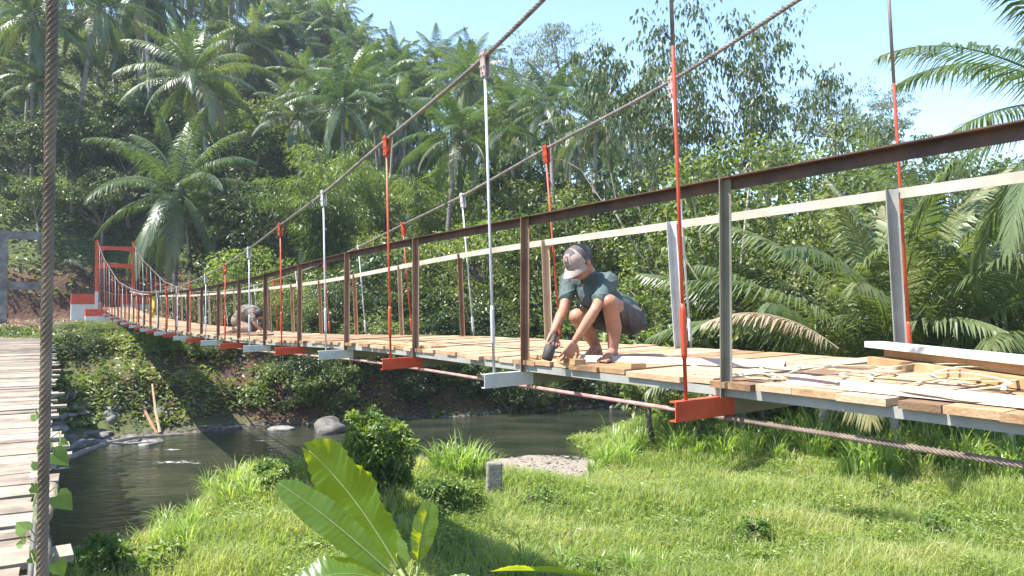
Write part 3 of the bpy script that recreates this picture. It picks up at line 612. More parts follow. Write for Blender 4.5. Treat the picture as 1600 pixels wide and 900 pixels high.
def tree_mbs(seed, H=7, Rx=2.6, Rz=2.6, zc_=None, clumps=46, per=95, leaf=.2, lw=.5, rc=.62, thr=.11, limbs=9, spread=1., flat=1., droop=.25, low=.25):
    rg = np.random.default_rng(seed); wood = MB(); lv = MB(); zc_ = H-Rz*.92 if zc_ is None else zc_
    C = []
    while len(C) < clumps:
        v = rdir(rg, 1)[0]; rr = rg.uniform(.35, 1)**.6; p = v*rr*np.array([Rx, Rx, Rz])*rg.uniform(.8, 1.12)
        if p[2] < -Rz*low: continue
        C.append(p+np.array([0, 0, zc_]))
    C = np.array(C); fork = np.array([rg.uniform(-.2, .2), rg.uniform(-.2, .2), max(zc_-Rz*.8, H*.18)])
    wood.tube([(0, 0, -.3), fork*.5+np.array([rg.uniform(-.1, .1), 0, 0]), fork], [thr*1.35, thr*1.05, thr], 7)
    for k in range(limbs):
        e = C[k*len(C)//limbs]; mid = (fork+e)/2+np.array([rg.uniform(-.3, .3), rg.uniform(-.3, .3), -.15*np.linalg.norm(e-fork)*.3])
        wood.tube([fork, (fork+mid)/2+rg.normal(0, .06, 3), mid, e], [thr*.6, thr*.45, thr*.33, thr*.10], 5)
        for j in range(2):
            e2 = C[rg.integers(len(C))]; 
            if np.linalg.norm(e2-mid) < Rx*1.1: wood.tube([mid, (mid+e2)/2+rg.normal(0, .12, 3), e2], [thr*.26, thr*.17, thr*.06], 4)
    for c in C:
        n = int(per*rg.uniform(.6, 1.3)); d = rdir(rg, n); rad = rc*rg.uniform(.6, 1.35); q = d*(rg.uniform(.25, 1, (n, 1))**.5)*np.array([1, 1, .72*flat])*rad
        P = c+q; D = nrm(d*.7+rdir(rg, n)*.8+np.array([0, 0, -droop])); Nn = nrm(d*.5+np.array([0, 0, .9])+rdir(rg, n)*.45)
        L = leaf*rg.uniform(.6, 1.25, n); leafq(lv, P, D, Nn, L, L*lw, r=np.clip(rg.uniform(.25, .75)+rg.normal(0, .13, n), 0, 1), droop=droop*.6)
    return wood, lv
LIB = {}
def lib(key, fn):
    if key not in LIB: LIB[key] = fn()
    return LIB[key]
def inst(name, me, parent, loc=(0, 0, 0), scale=1, rz=0):
    o = bpy.data.objects.new(name, me); col.objects.link(o); o.parent = parent; o.location = loc; o.rotation_euler = (0, 0, rz); o.scale = (scale,)*3 if np.ndim(scale) == 0 else scale
    return o
KINDS = {  # kind: (leaf material, generator arguments)
 'round': ('leaf', dict(H=7, Rx=2.7, Rz=2.5, clumps=50, per=90, leaf=.24)),
 'dark': ('leaf_dark', dict(H=8, Rx=3.1, Rz=3.0, clumps=60, per=95, leaf=.26)),
 'open': ('leaf', dict(H=8, Rx=2.7, Rz=3.2, clumps=38, per=70, leaf=.24, rc=.55)),
 'light': ('leaf_light', dict(H=6, Rx=2.4, Rz=2.2, clumps=44, per=85, leaf=.2)),
 'greyish': ('leaf_grey', dict(H=7.5, Rx=2.6, Rz=2.8, clumps=46, per=75, leaf=.24)),
 'umbrella': ('leaf_grey', dict(H=14, Rx=5.4, Rz=2.5, zc_=11.6, clumps=58, per=85, leaf=.28, lw=.35, rc=1.05, flat=.28, thr=.16, droop=0., low=.9, limbs=16)),
 'near': ('leaf', dict(H=8, Rx=2.3, Rz=3.4, clumps=80, per=70, leaf=.155, lw=.62, rc=.46, low=.9, limbs=14)),
 'near_light': ('leaf_light', dict(H=7, Rx=2.1, Rz=3.0, clumps=66, per=80, leaf=.13, lw=.55, rc=.44, low=.9, limbs=12)),
 'bush': ('leaf', dict(H=3.0, Rx=1.7, Rz=1.4, zc_=1.5, clumps=46, per=80, leaf=.15, rc=.45, thr=.05, low=1)),
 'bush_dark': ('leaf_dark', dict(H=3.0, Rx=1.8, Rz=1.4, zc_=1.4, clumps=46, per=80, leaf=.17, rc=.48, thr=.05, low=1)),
 'bush_light': ('leaf_light', dict(H=2.6, Rx=1.5, Rz=1.3, zc_=1.3, clumps=44, per=85, leaf=.14, rc=.42, thr=.04, low=1)),
 'bush_yellow': ('leaf_yellow', dict(H=2.6, Rx=1.4, Rz=1.2, zc_=1.4, clumps=40, per=85, leaf=.14, rc=.42, thr=.04, low=1)),
}
def broad(kind, X, Y, H, label, cat='tree', group=None, name='tree', wscale=1., var=None, rz=None, z=None):
    var = random.randrange(3) if var is None else var
    mname, kw = KINDS[kind]
    def mk():
        wd, lv = tree_mbs(hash_(kind)+var*17, **kw); return wd.mesh('trunk', M['bark2'], True), lv.mesh('crown', M[mname])
    a, b = lib((kind, var), mk)
    k = H/kw['H']; z = g1(X, Y) if z is None else z
    e = empty(name, (X, Y, z), rz=random.uniform(0, 6.28) if rz is None else rz); e.scale = (k*wscale, k*wscale, k)
    tag(e, label, cat, group)
    inst('trunk', a, e); inst('crown' if cat == 'tree' else 'foliage', b, e); return e
def hash_(s): return sum(ord(c)*31**i for i, c in enumerate(s)) % 9973
def palm(X, Y, ztop, label, group=None, cs=1., lean=None, var=None, full=False, z=None, tr=.15, name='coconut_palm', dbl=None):
    z = g1(X, Y) if z is None else z; h = ztop-z; e = empty(name, (X, Y, z)); tag(e, label, 'palm tree', group)
    lean = (random.uniform(-.1, .1), random.uniform(-.05, .05)) if lean is None else lean
    if full:
        tm, tp = trunk_mb(h, tr*1.1, tr*.72, lean, seed=int(X*7)); tm = tm.mesh('trunk', M['bark'], True); inst('trunk', tm, e)
    else:
        k = random.randrange(4); 
        ln = [(.08, .02), (-.07, .0), (.02, .05), (-.02, -.04)][k]
        tm = lib(('pt', k), lambda: trunk_mb(12, .15, .10, ln, seed=k, n=7)[0].mesh('trunk', M['bark'], True)); inst('trunk', tm, e, scale=(h/12, h/12, h/12) if h > 6 else (1, 1, h/12))
        sxy = h/12 if h > 6 else 1; tp = (ln[0]*12*sxy, ln[1]*12*sxy, h)
    var = random.randrange(5) if var is None else var
    if full:
        me = lib(('pcf', var), lambda: palm_crown(100+var, nf=26, Lf=4.9, npair=62, lmax=.95, w=.055, dry=2).mesh('crown', M['palm']))
    else:
        me = lib(('pc', var), lambda: palm_crown(50+var, nf=[22, 26, 24, 20, 26][var], Lf=4.6, npair=34, lmax=.95, w=.10, dry=[3, 2, 4, 1, 3][var]).mesh('crown', M['palm']))
    c_ = inst('crown', me, e, tp, cs, random.uniform(0, 6.28)); c_.rotation_euler = (random.uniform(-.16, .16), random.uniform(-.16, .16), random.uniform(0, 6.28)); c_.scale = (cs*random.uniform(.85, 1.1), cs*random.uniform(.85, 1.1), cs*random.uniform(.85, 1.2)); return e
def PX(px, Y): return (px-800)/F*Y
def PZ(py, Y): return (475-py)/F*Y

# ---- feature coconut palms (crown pixel, distance, trunk base pixel)
FP = [  # px, py, Y, crown scale, base px offset, label
 (300, 112, 56, 1.22, 338, 'tallest coconut palm with a broad crown rising above the lower palm by the red portal'),
 (278, 292, 49, 1.26, 272, 'low spreading coconut palm directly behind the first posts and the red portal'),
 (290, 330, 51, .70, 300, 'slim coconut palm with leaning trunk growing against the low spreading one'),
 (535, 158, 55, 1.02, 532, 'coconut palm with upright fronds above the bamboo thicket'),
 (462, 176, 57, .92, 470, 'dark coconut palm to the side of the one with upright fronds'),
 (716, 206, 44, .90, 690, 'coconut palm with drooping fronds and a thin leaning trunk behind the middle of the handrail'),
 (932, 188, 43, .84, 925, 'coconut palm with drooping pale fronds crossed by the far main cable'),
 (858, 160, 46, .84, 870, 'coconut palm between the drooping pale palm and the middle clamp'),
 (800, 182, 49, .86, 805, 'coconut palm just behind the white hanger beside the main cable'),
 (612, 92, 92, 1.15, 605, 'small far coconut palm on the skyline under the main cable'),
 (680, 92, 96, 1.20, 682, 'far coconut palm on the skyline with wide crown'),
 (738, 88, 98, 1.05, 735, 'far coconut palm on the skyline next to the white clamp'),
 (640, 140, 84, 1.0, 640, 'far coconut palm below the skyline palms'),
 (575, 110, 88, 1.0, 575, 'far coconut palm beneath the steep shoulder of the hill'),
 (1000, 205, 60, .95, 1005, 'coconut palm half hidden by the sparse big tree'),
 (395, 60, 78, 1.2, 395, 'high coconut palm on the hillside above the tallest one'),
 (480, 25, 90, 1.3, 480, 'coconut palm at the top of the hill by the open sky'),
 (530, 60, 95, 1.15, 528, 'coconut palm on the hill shoulder where the sky begins'),
 (150, 5, 60, 1.15, 108, 'coconut palm with a long pale leaning trunk near the grey portal'),
 (45, 20, 58, 1.1, 48, 'coconut palm with a dark trunk behind the twisted cable'),
 (210, -20, 72, 1.2, 215, 'hill palm whose crown touches the top of the picture'),
]
FP[-1] = FP[-1][:5]+('tall coconut palm high on the hill behind the long pale trunk',)
for i, (px, py, Y, cs, bx, lb) in enumerate(FP):
    Xc, Xb = PX(px, Y), PX(bx, Y); zt = PZ(py, Y); h = max(2, zt-g1(Xb, Y))
    if i == 18: z_ = PZ(360, Y)
    palm(Xb, Y, zt, lb, 'coconut palms on the wooded hillside', cs=cs, lean=((Xc-Xb)/h, 0), var=i % 5, full=True, tr=.19 if i in (0, 18) else .165)
# ---- hillside forest, filled by a jittered grid
rr_ = random.Random(11); cntp = 0; spots = []
for gy in np.arange(60, 128, 5.2):
    for gx in np.arange(-86, 60, 4.6):
        x = gx+rr_.uniform(-2, 2); y = gy+rr_.uniform(-2.2, 2.2)
        if not -.72 < x/y < .70: continue
        q = x*CA+y*SA; s = -x*SA+y*CA
        if s < 60: continue
        spots.append((x, y))
zone = lambda x, y: ('on the hill by the grey portal' if x/y < -.52 else 'on the steep hill above the red portal' if x/y < -.3 else 'on the hill shoulder above the bamboo' if x/y < -.12 else 'on the low ridge behind the middle of the bridge' if x/y < .15 else 'on the distant ridge behind the big sparse tree' if x/y < .35 else 'on the distant ridge behind the drooping palm')
zone2 = lambda y: 'low' if y < 75 else 'halfway up' if y < 98 else 'far back'
for (x, y) in spots:
    u = rr_.random(); pp = .58 if x < 8 else .22
    if u < pp:
        hh = rr_.uniform(8.5, 15.5); palm(x, y, g1(x, y)+hh, f'coconut palm {zone2(y)} {zone(x, y)}', 'coconut palms of the hillside forest', cs=rr_.uniform(.72, 1.15))
    else:
        kd = rr_.choice(['round', 'dark', 'open', 'dark', 'round', 'greyish', 'light'])
        ds = {'round': 'round mid green', 'dark': 'dense dark green', 'open': 'loose mid green', 'greyish': 'grey green', 'light': 'yellowish green'}[kd]
        broad(kd, x, y, rr_.uniform(4.5, 8), f'{ds} tree {zone2(y)} {zone(x, y)}', group=f'{ds} trees of the hillside forest')
# albizia-like umbrella trees on the skyline
for (px, py, Y, lb) in [(885, 28, 112, 'tall feathery umbrella tree standing out against the sky above the ridge'), (1310, 112, 95, 'pale feathery umbrella tree on the distant ridge above the leaning palm'),
                        (1375, 140, 105, 'lower feathery umbrella tree next to the pale one on the distant ridge'), (800, 60, 105, 'bushy umbrella tree beside the white clamp on the skyline')]:
    X = PX(px, Y); zt = PZ(py, Y); broad('umbrella', X, Y, zt-g1(X, Y), lb, var=hash_(lb) % 2, wscale=.62 if zt-g1(X, Y) > 20 else .8)
# trees and thickets between bank and hill: px, top py, Y, kind, height scale factor, label
MT = [
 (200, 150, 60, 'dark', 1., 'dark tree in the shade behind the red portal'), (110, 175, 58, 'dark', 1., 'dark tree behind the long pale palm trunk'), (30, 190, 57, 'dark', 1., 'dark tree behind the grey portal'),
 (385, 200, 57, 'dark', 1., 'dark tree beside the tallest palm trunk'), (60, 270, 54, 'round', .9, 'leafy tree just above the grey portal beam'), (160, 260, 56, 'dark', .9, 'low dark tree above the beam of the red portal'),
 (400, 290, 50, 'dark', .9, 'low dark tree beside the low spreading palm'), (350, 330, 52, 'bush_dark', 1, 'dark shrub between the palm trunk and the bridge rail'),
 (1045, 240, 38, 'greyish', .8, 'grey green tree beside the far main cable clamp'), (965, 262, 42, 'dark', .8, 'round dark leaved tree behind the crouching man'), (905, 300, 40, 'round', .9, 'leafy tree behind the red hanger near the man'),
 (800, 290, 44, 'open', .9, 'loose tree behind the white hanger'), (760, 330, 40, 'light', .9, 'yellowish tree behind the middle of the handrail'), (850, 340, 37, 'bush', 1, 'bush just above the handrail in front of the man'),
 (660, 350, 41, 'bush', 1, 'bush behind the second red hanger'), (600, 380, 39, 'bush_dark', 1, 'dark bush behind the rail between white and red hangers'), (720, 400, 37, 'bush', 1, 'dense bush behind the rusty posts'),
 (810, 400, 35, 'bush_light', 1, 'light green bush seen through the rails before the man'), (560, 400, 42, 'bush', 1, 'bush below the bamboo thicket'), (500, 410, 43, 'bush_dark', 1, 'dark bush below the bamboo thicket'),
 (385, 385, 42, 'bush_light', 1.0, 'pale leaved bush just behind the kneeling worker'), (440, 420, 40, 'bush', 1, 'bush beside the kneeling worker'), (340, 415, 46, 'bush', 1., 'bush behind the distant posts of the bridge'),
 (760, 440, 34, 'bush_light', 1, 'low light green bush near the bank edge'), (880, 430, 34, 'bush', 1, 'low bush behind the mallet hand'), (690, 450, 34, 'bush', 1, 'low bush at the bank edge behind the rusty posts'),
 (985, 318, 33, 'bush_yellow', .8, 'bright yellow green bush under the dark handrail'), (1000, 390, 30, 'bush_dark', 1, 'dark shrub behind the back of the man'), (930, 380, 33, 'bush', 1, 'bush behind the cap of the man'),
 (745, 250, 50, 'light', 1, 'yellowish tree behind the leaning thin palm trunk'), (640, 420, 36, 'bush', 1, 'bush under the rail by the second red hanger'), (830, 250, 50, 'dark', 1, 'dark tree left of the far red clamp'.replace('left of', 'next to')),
 (115, 362, 60, 'bush_light', 1, 'bright sunlit bush above the earth cut behind the grey portal'), (190, 418, 61, 'bush_light', .6, 'low sunlit bush on top of the earth cut behind the red portal'),
 # close trees on the right, behind the deck
 (1160, 222, 24, 'near', 1, 'broad leaved glossy tree right behind the first rusty post'), (1075, 250, 27, 'near', 1, 'leafy tree behind the white far post'), (1235, 235, 27, 'near', 1, 'leafy tree next to the upright palm fronds'),
 (1110, 330, 22, 'near_light', 1, 'yellowish leafy tree behind the near red hanger'), (1190, 380, 19, 'near', .9, 'glossy shrub tree behind the rusty post'), (1020, 420, 25, 'near_light', 1, 'light shrub tree just beside the back of the man'),
 (1300, 200, 42, 'open', 1, 'loose tree on the bank behind the upright palm'), (1400, 190, 46, 'greyish', 1, 'grey green tree behind the tall drooping palm'), (1480, 230, 42, 'round', 1, 'round tree behind the frond tangle'), (1570, 250, 40, 'dark', 1, 'dark tree behind the drooping palm fronds'),
 (1270, 330, 33, 'round', 1, 'tree filling the gap behind the palms'), (1090, 440, 19, 'bush', 1, 'leafy bush at the foot of the white far post'), (1420, 350, 26, 'dark', 1, 'dark tree in the shade behind the palm fronds'), (1560, 380, 24, 'dark', 1, 'shaded tree behind the nearest fronds'),
 (1330, 420, 22, 'bush_dark', 1, 'shaded bush behind the young palms'), (1200, 480, 21, 'bush', 1, 'bush below the dry frond'), (1480, 470, 20, 'bush_dark', 1, 'shaded bush behind the stack of boards'),
 (1600, 480, 19, 'bush_dark', 1, 'shaded bush beyond the end of the stack of boards'),
]
for (px, py, Y, kd, f, lb) in MT:
    if 18 < Y < 24: Y += 5.5
    while Y > 29.5 and (-PX(px, Y)*SA+Y*CA) < float(s_far(PX(px, Y)*CA+Y*SA))+4.5: Y += .4
    X = PX(px, Y); z = g1(X, Y); H = PZ(py, Y)-z; base = KINDS[kd][1]['H']; k = H/base
    bushy = kd.startswith('bush')
    ws = (1/k)*f*(1.15 if not bushy else 1.1)*max(.8, min(1.7, k)); ws = min(1.6, max(.75, ws))
    broad(kd, X, Y, H, lb, cat='bush' if bushy else 'tree', name='bush' if bushy else 'tree', wscale=ws)
# ---- bamboo thickets
def bamboo(X, Y, H, Rr, n, seed, label):
    rg = np.random.default_rng(seed); st = MB(); lv = MB()
    for i in range(n):
        a = rg.uniform(0, 6.28); b0 = rg.uniform(0, Rr*.35); h = H*rg.uniform(.55, 1.05); out_ = Rr*rg.uniform(.3, 1.05); m = 12
        t = np.linspace(0, 1, m); P = np.stack([math.cos(a)*(b0+out_*t**2.3), math.sin(a)*(b0+out_*t**2.3), h*np.sin(t*1.75)/1.0], 1)
        st.tube(P, np.linspace(.035, .006, m), 4, cap=False)
        k = 260; tt = rg.uniform(.22, 1, k)**.8; C = np.stack([np.interp(tt, t, P[:, j]) for j in range(3)], 1); off = rdir(rg, k); off[:, 2] *= .5
        C = C+off*rg.uniform(.05, .75, (k, 1)); D = nrm(off*.8+np.array([math.cos(a)*.3, math.sin(a)*.3, -.55])+rdir(rg, k)*.35)
        leafq(lv, C, D, nrm(rdir(rg, k)*.5+np.array([0, 0, 1.])), .33*rg.uniform(.7, 1.3, k), .062, r=np.clip(rg.uniform(.3, .8)+rg.normal(0, .12, k), 0, 1), droop=.15)
    e = empty('bamboo', (X, Y, g1(X, Y))); tag(e, label, 'bamboo'); st.obj('culms' if 0 else 'stem', M['bamboo'], e); lv.obj('foliage', M['bamboo'], e)
for (px, py, Y, Rr, n, lb) in [(510, 235, 45, 3.0, 52, 'large bright bamboo thicket behind the first white hanger'), (670, 285, 47, 2.4, 40, 'bright bamboo thicket behind the second red hanger'), (590, 270, 50, 2.2, 34, 'bamboo clump between the two bright thickets')]:
    X = PX(px, Y); bamboo(X, Y, PZ(py, Y)-g1(X, Y), Rr, n, int(px), lb)
# ---- the big sparse tree
def sparse_tree(X, Y, H, label, seed=3):
    rg = np.random.default_rng(seed); wood = MB(); lv = MB(); tips = []
    def grow(p, d, L, r, lev):
        m = 5; P = [p]; dd = d.copy()
        for i in range(m): dd = nrm(dd+rg.normal(0, .13, 3)+np.array([0, 0, .03])); P.append(P[-1]+dd*L/m)
        r1 = r*.58; wood.tube(P, np.linspace(r, r1, m+1), 7 if lev < 2 else 4, cap=False)
        if lev >= 3: tips.extend([P[-1], P[-3], P[-2]])
        if lev >= 5: return
        for k in range(3 if lev in (1, 2, 3) else 2):
            ax = nrm(np.cross(dd, rdir(rg, 1)[0])); an = rg.uniform(.35, .85); nd = nrm(dd*math.cos(an)+ax*math.sin(an)+np.array([0, 0, -.05 if lev > 2 else .08]))
            grow(P[-1] if k < 2 else P[3], nd, L*rg.uniform(.62, .82), r1*.85, lev+1)
    for (dx, ang) in ((-.25, -.16), (.2, .12), (.5, .3)): grow(np.array([dx, 0, 0.]), nrm(np.array([ang, rg.uniform(-.1, .1), 1.])), H*.36, .15, 0)
    T = np.array(tips); T = T[rg.random(len(T)) < .46]
    for c in T:
        n = int(rg.uniform(8, 22)); d = rdir(rg, n); P = c+d*rg.uniform(.05, .42, (n, 1)); D = nrm(d*.5+rdir(rg, n)*.3+np.array([0, 0, -.8]))
        L = .21*rg.uniform(.6, 1.2, n); leafq(lv, P, D, nrm(rdir(rg, n)+np.array([0, 0, .4])), L, L*.48, r=np.clip(rg.uniform(.3, .8)+rg.normal(0, .1, n), 0, 1), droop=.3)
    e = empty('tree', (X, Y, g1(X, Y))); tag(e, label, 'tree'); wood.obj('trunk', M['bark2'], e, smooth=True); lv.obj('crown', M['leaf_grey'], e)
sparse_tree(PX(1155, 29), 29, 15.2, 'tall sparse big leaved tree with pale branches open to the sky')
# ---- near palms on the right; every frond is a part
def near_palm(X, Y, ztop, nf, Lf, seed, label, tr=.16, lean=(0, 0), elmin=-50, elmax=84, npair=78, lmax=1.05, tint=0, dry=3, rot=0, w=.045):
    z = g1(X, Y); h = ztop-z; e = empty('coconut_palm', (X, Y, z)); tag(e, label, 'palm tree', None)
    tm, tp = trunk_mb(h, tr*1.15, tr, lean, seed=seed); tm.obj('trunk', M['bark'], e, smooth=True)
    for i, m_ in enumerate(palm_crown(seed, nf, Lf, npair, lmax, w, dry, True, elmin, elmax, tint)):
        o = m_.obj('frond', M['palm'], e); o.location = tp; o.rotation_euler = (0, 0, rot)
near_palm(PX(1712, 15), 15, PZ(150, 15), 26, 4.6, 21, 'tall coconut palm whose grey green fronds droop over the end of the rusty rail', tr=.18, rot=.4, elmin=-66, tint=.16, dry=4)
near_palm(PX(1395, 20), 20, PZ(575, 20), 22, 6.9, 33, 'young coconut palm with fronds springing from the ground behind the grey far post', tr=.10, elmin=34, elmax=86, tint=.24, dry=0, rot=1.1, lmax=1.2, w=.06, npair=100)
near_palm(PX(1285, 21.5), 21.5, PZ(590, 21.5), 15, 6.0, 35, 'young coconut palm with yellowing arched fronds beside the glossy shrubs', tr=.10, elmin=22, elmax=75, tint=.22, dry=3, rot=2.3, lmax=1.15, w=.055, npair=86)
near_palm(PX(1575, 18.8), 18.8, PZ(560, 18.8), 16, 5.4, 36, 'young coconut palm growing beyond the stack of boards', tr=.09, elmin=22, elmax=80, tint=.26, dry=2, rot=.2, lmax=1.1, w=.055, npair=84)
near_palm(PX(1480, 24), 24, PZ(430, 24), 18, 6.2, 39, 'middle sized palm standing behind the young palms', tr=.2, elmin=-20, elmax=82, tint=.14, dry=2, rot=2.9, lmax=1.3, w=.06)
# ================================================================== GROUND COVER (nobody could count it)
def visible(x, y, m=.05): return (np.abs(x/np.maximum(y, .1)) < .667+m)
def near_bank(n, y0=9.0, y1=36):
    y = y0+(y1-y0)*rng.random(n)**1.25; x = (rng.random(n)*2-1)*.72*y
    q = x*CA+y*SA; s = -x*SA+y*CA; return x, y, q, s
def blades(mb, x, y, z, h, w, bend, r):
    n = len(x); a = rng.uniform(0, 2*np.pi, n); d = np.stack([np.cos(a), np.sin(a), np.zeros(n)], 1); sd_ = np.stack([-np.sin(a+rng.normal(0, .6, n)), np.cos(a), np.zeros(n)], 1)
    b = np.stack([x, y, z], 1); h = h[:, None]; w = w[:, None]; bend = bend[:, None]; u = np.array([0, 0, 1.])
    p1 = b+u*h*.55+d*h*bend*.28; p2 = b+u*h*(1-bend*.35)+d*h*bend*.95
    V = np.stack([b-sd_*w/2, b+sd_*w/2, p1+sd_*w*.42, p1-sd_*w*.42, p2], 1).reshape(-1, 3); I = np.arange(n)[:, None]*5; n0 = mb.n
    mb.add(V, I+np.array([0, 1, 2, 3]), r=r); mb.T.append(n0+I+np.array([3, 2, 4])); mb.rt.append(r)
SANDC = [(1.1, 23.5, 2.1, 2.1)]
def sand(x, y):
    d = np.ones_like(x)*9
    for (cx, cy, rx, ry) in SANDC: d = np.minimum(d, ((x-cx)/rx)**2+((y-cy)/ry)**2)
    return d
x, y, q, s = near_bank(230000); ok = (s < s_near(q)-.3) & (s > 1.5) & (sand(x, y) > .9+.2*wob(x, y, 1.1, 2))
x, y = x[ok], y[ok]; z = ground(x, y); pt = wob(x, y, 2.3, 3); p2_ = wob(x+40, y, 5.5, 2)
h = (.29+.13*pt+.10*p2_)*rng.uniform(.6, 1.5, len(x)); h = np.clip(h, .07, .8); r = np.clip(.45+.10*pt-.17*p2_+rng.normal(0, .15, len(x))+.12*ease(18, 10, y)*(p2_ > 0), 0, 1)
g = MB(); blades(g, x, y, z-.02, h, np.interp(y, [9, 30], [.013, .035])*rng.uniform(.6, 1.3, len(x)), rng.uniform(.15, 1.1, len(x)), r)
tag(g.obj('grass', M['grass']), 'short sunlit grass covering the near river bank', 'grass', kind='stuff')
# creeping weeds and clover between the blades
x, y, q, s = near_bank(190000, y1=32); pt = wob(x+11, y-3, 1.9, 3); ok = (s < s_near(q)-.2) & (pt > -.45) & (s > 1.5) & (sand(x, y) > .95); x, y, pt = x[ok], y[ok], pt[ok]; n = len(x); z = ground(x, y)
g = MB(); hh = .09+.26*np.clip(pt, 0, 1.4)*rng.uniform(.2, 1.2, n); C = np.stack([x, y, z+hh], 1); D = rdir(rng, n); D[:, 2] = np.abs(D[:, 2])*.25; L = np.interp(y, [9, 30], [.055, .11])*rng.uniform(.6, 1.4, n)
leafq(g, C, D, nrm(rdir(rng, n)*.5+np.array([0, 0, 1.])), L, L*.55, r=np.clip(.5+.14*pt+rng.normal(0, .15, n), 0, 1), droop=.2)
tag(g.obj('weed_cover', M['weed']), 'creeping leafy weeds growing through the grass', 'weeds', kind='stuff')
# undergrowth on the hill
def cover(name, m_, n, xr, yr, cond, lab, leaf=.34, amp=1.3, lw=.5, per=1, dens=None):
    x = rng.uniform(*xr, n); y = rng.uniform(*yr, n); q = x*CA+y*SA; s = -x*SA+y*CA; ok = cond(x, y, q, s) & visible(x, y, .06); x, y = x[ok], y[ok]; k = len(x)
    z = ground(x, y); b = np.clip(wob(x, y, 3.3, 3)+.25, -.2, 1.6); d = rdir(rng, k); d[:, 2] = np.abs(d[:, 2])*.6
    ampk = np.where((z < -1) & (x < -9) & (amp < 1), np.clip((-1.35-z)/1.2, .12, 1), 1)
    C = np.stack([x, y, z+amp*ampk*b*rng.uniform(.05, 1, k)**.5+.05], 1); L = leaf*rng.uniform(.6, 1.3, k)
    g = MB(); leafq(g, C, nrm(d+np.array([0, 0, -.2])), nrm(rdir(rng, k)*.6+np.array([0, -.2, 1.])), L, L*lw, r=np.clip(.5+.25*wob(x, y, 1.7, 2)+rng.normal(0, .12, k), 0, 1), droop=.25)
    return tag(g.obj(name, m_), lab, 'undergrowth', kind='stuff')
cut = lambda q: np.interp(q, [-30, 6, 14, 30, 80], [58.5, 60, 52, 48, 46])
cover('hill_undergrowth', M['leaf'], 150000, (-75, 55), (45, 118), lambda x, y, q, s: s > cut(q)+.7, 'dense undergrowth covering the hillside between the trees', .42, 1.7)
bk = lambda x, y, q, s: (s > s_far(q)+.1) & (s < s_far(q)+np.interp(q, [-10, 1, 6, 10, 20, 60], [10, 10.5, 7.5, 5, 5, 6])) & (wob(x+7, y, 3.9, 3)+.004*(q-3) > np.where((q > 8.3) & (q < 9.7), .8, -.75)) & ((s > s_far(q)+1.3) | (q > 9))
cover('bank_undergrowth', M['leaf'], 230000, (-28, 22), (22, 52), bk, 'weeds and creepers hanging down the far river bank', .24, .9)
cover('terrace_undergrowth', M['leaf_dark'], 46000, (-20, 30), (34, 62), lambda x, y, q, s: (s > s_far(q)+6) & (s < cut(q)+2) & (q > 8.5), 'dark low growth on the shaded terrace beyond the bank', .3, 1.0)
cover('leaf_litter', M['palm_dry'], 6000, (-32, -4), (34, 56), lambda x, y, q, s: (s > s_far(q)+4) & (s < cut(q)), 'dry leaves lying on the red earth of the terrace', .2, .05)
# gravel bar
g = MB(); a = np.linspace(0, 2*np.pi, 48, endpoint=False)
P = [];
for i in range(48):
    rr0 = 3.4*(1+.14*math.sin(3*a[i]+1)+.10*math.sin(5*a[i])+.05*math.sin(11*a[i])); P.append((1.1+rr0*math.cos(a[i])*.62, 23.5+rr0*math.sin(a[i])*.62))
rings = [1, .8, .55, .3, .05]; V = []
for k in rings:
    for (px_, py_) in P:
        X, Y = 1.1+(px_-1.1)*k, 23.5+(py_-23.5)*k; V.append((X, Y, max(g1(X, Y)+.03, -5.03+.16*(1-k)**.6)+.035*(1-k)))
Q = [(j*48+i, j*48+(i+1) % 48, (j+1)*48+(i+1) % 48, (j+1)*48+i) for j in range(4) for i in range(48)]; g.add(V, Q)
M['sand'] = solid('pale_gravel', [(.3, (.15, .125, .095)), (.5, (.23, .195, .155)), (.75, (.31, .27, .225))], rough=.9, nscale=9, detail=9, bump=.8, bscale=14, bdist=.05)
tag(g.obj('gravel_bar', M['sand'], smooth=True), kind='structure')
g = MB(); 
for i in range(500):
    a_ = rng.uniform(0, 6.28); k = rng.random()**.5; X = 1.1+2.05*k*math.cos(a_); Y = 23.5+2.05*k*math.sin(a_); zz = max(g1(X, Y)+.02, -5.03+.16*(1-k)**.6)+.035*(1-k); r_ = rng.uniform(.015, .045); g.ball((X, Y, zz+r_*.2), r_*1.3, r_, r_*.6, n=3, r=rng.random())
tag(g.obj('river_pebbles', solid('pebbles', [(.25, (.10, .085, .07)), (.5, (.20, .175, .15)), (.75, (.33, .30, .26))], rough=.8, nscale=.5, facernd=.6, bump=0)), 'small pale pebbles lying on the gravel bar', 'pebbles', kind='stuff')

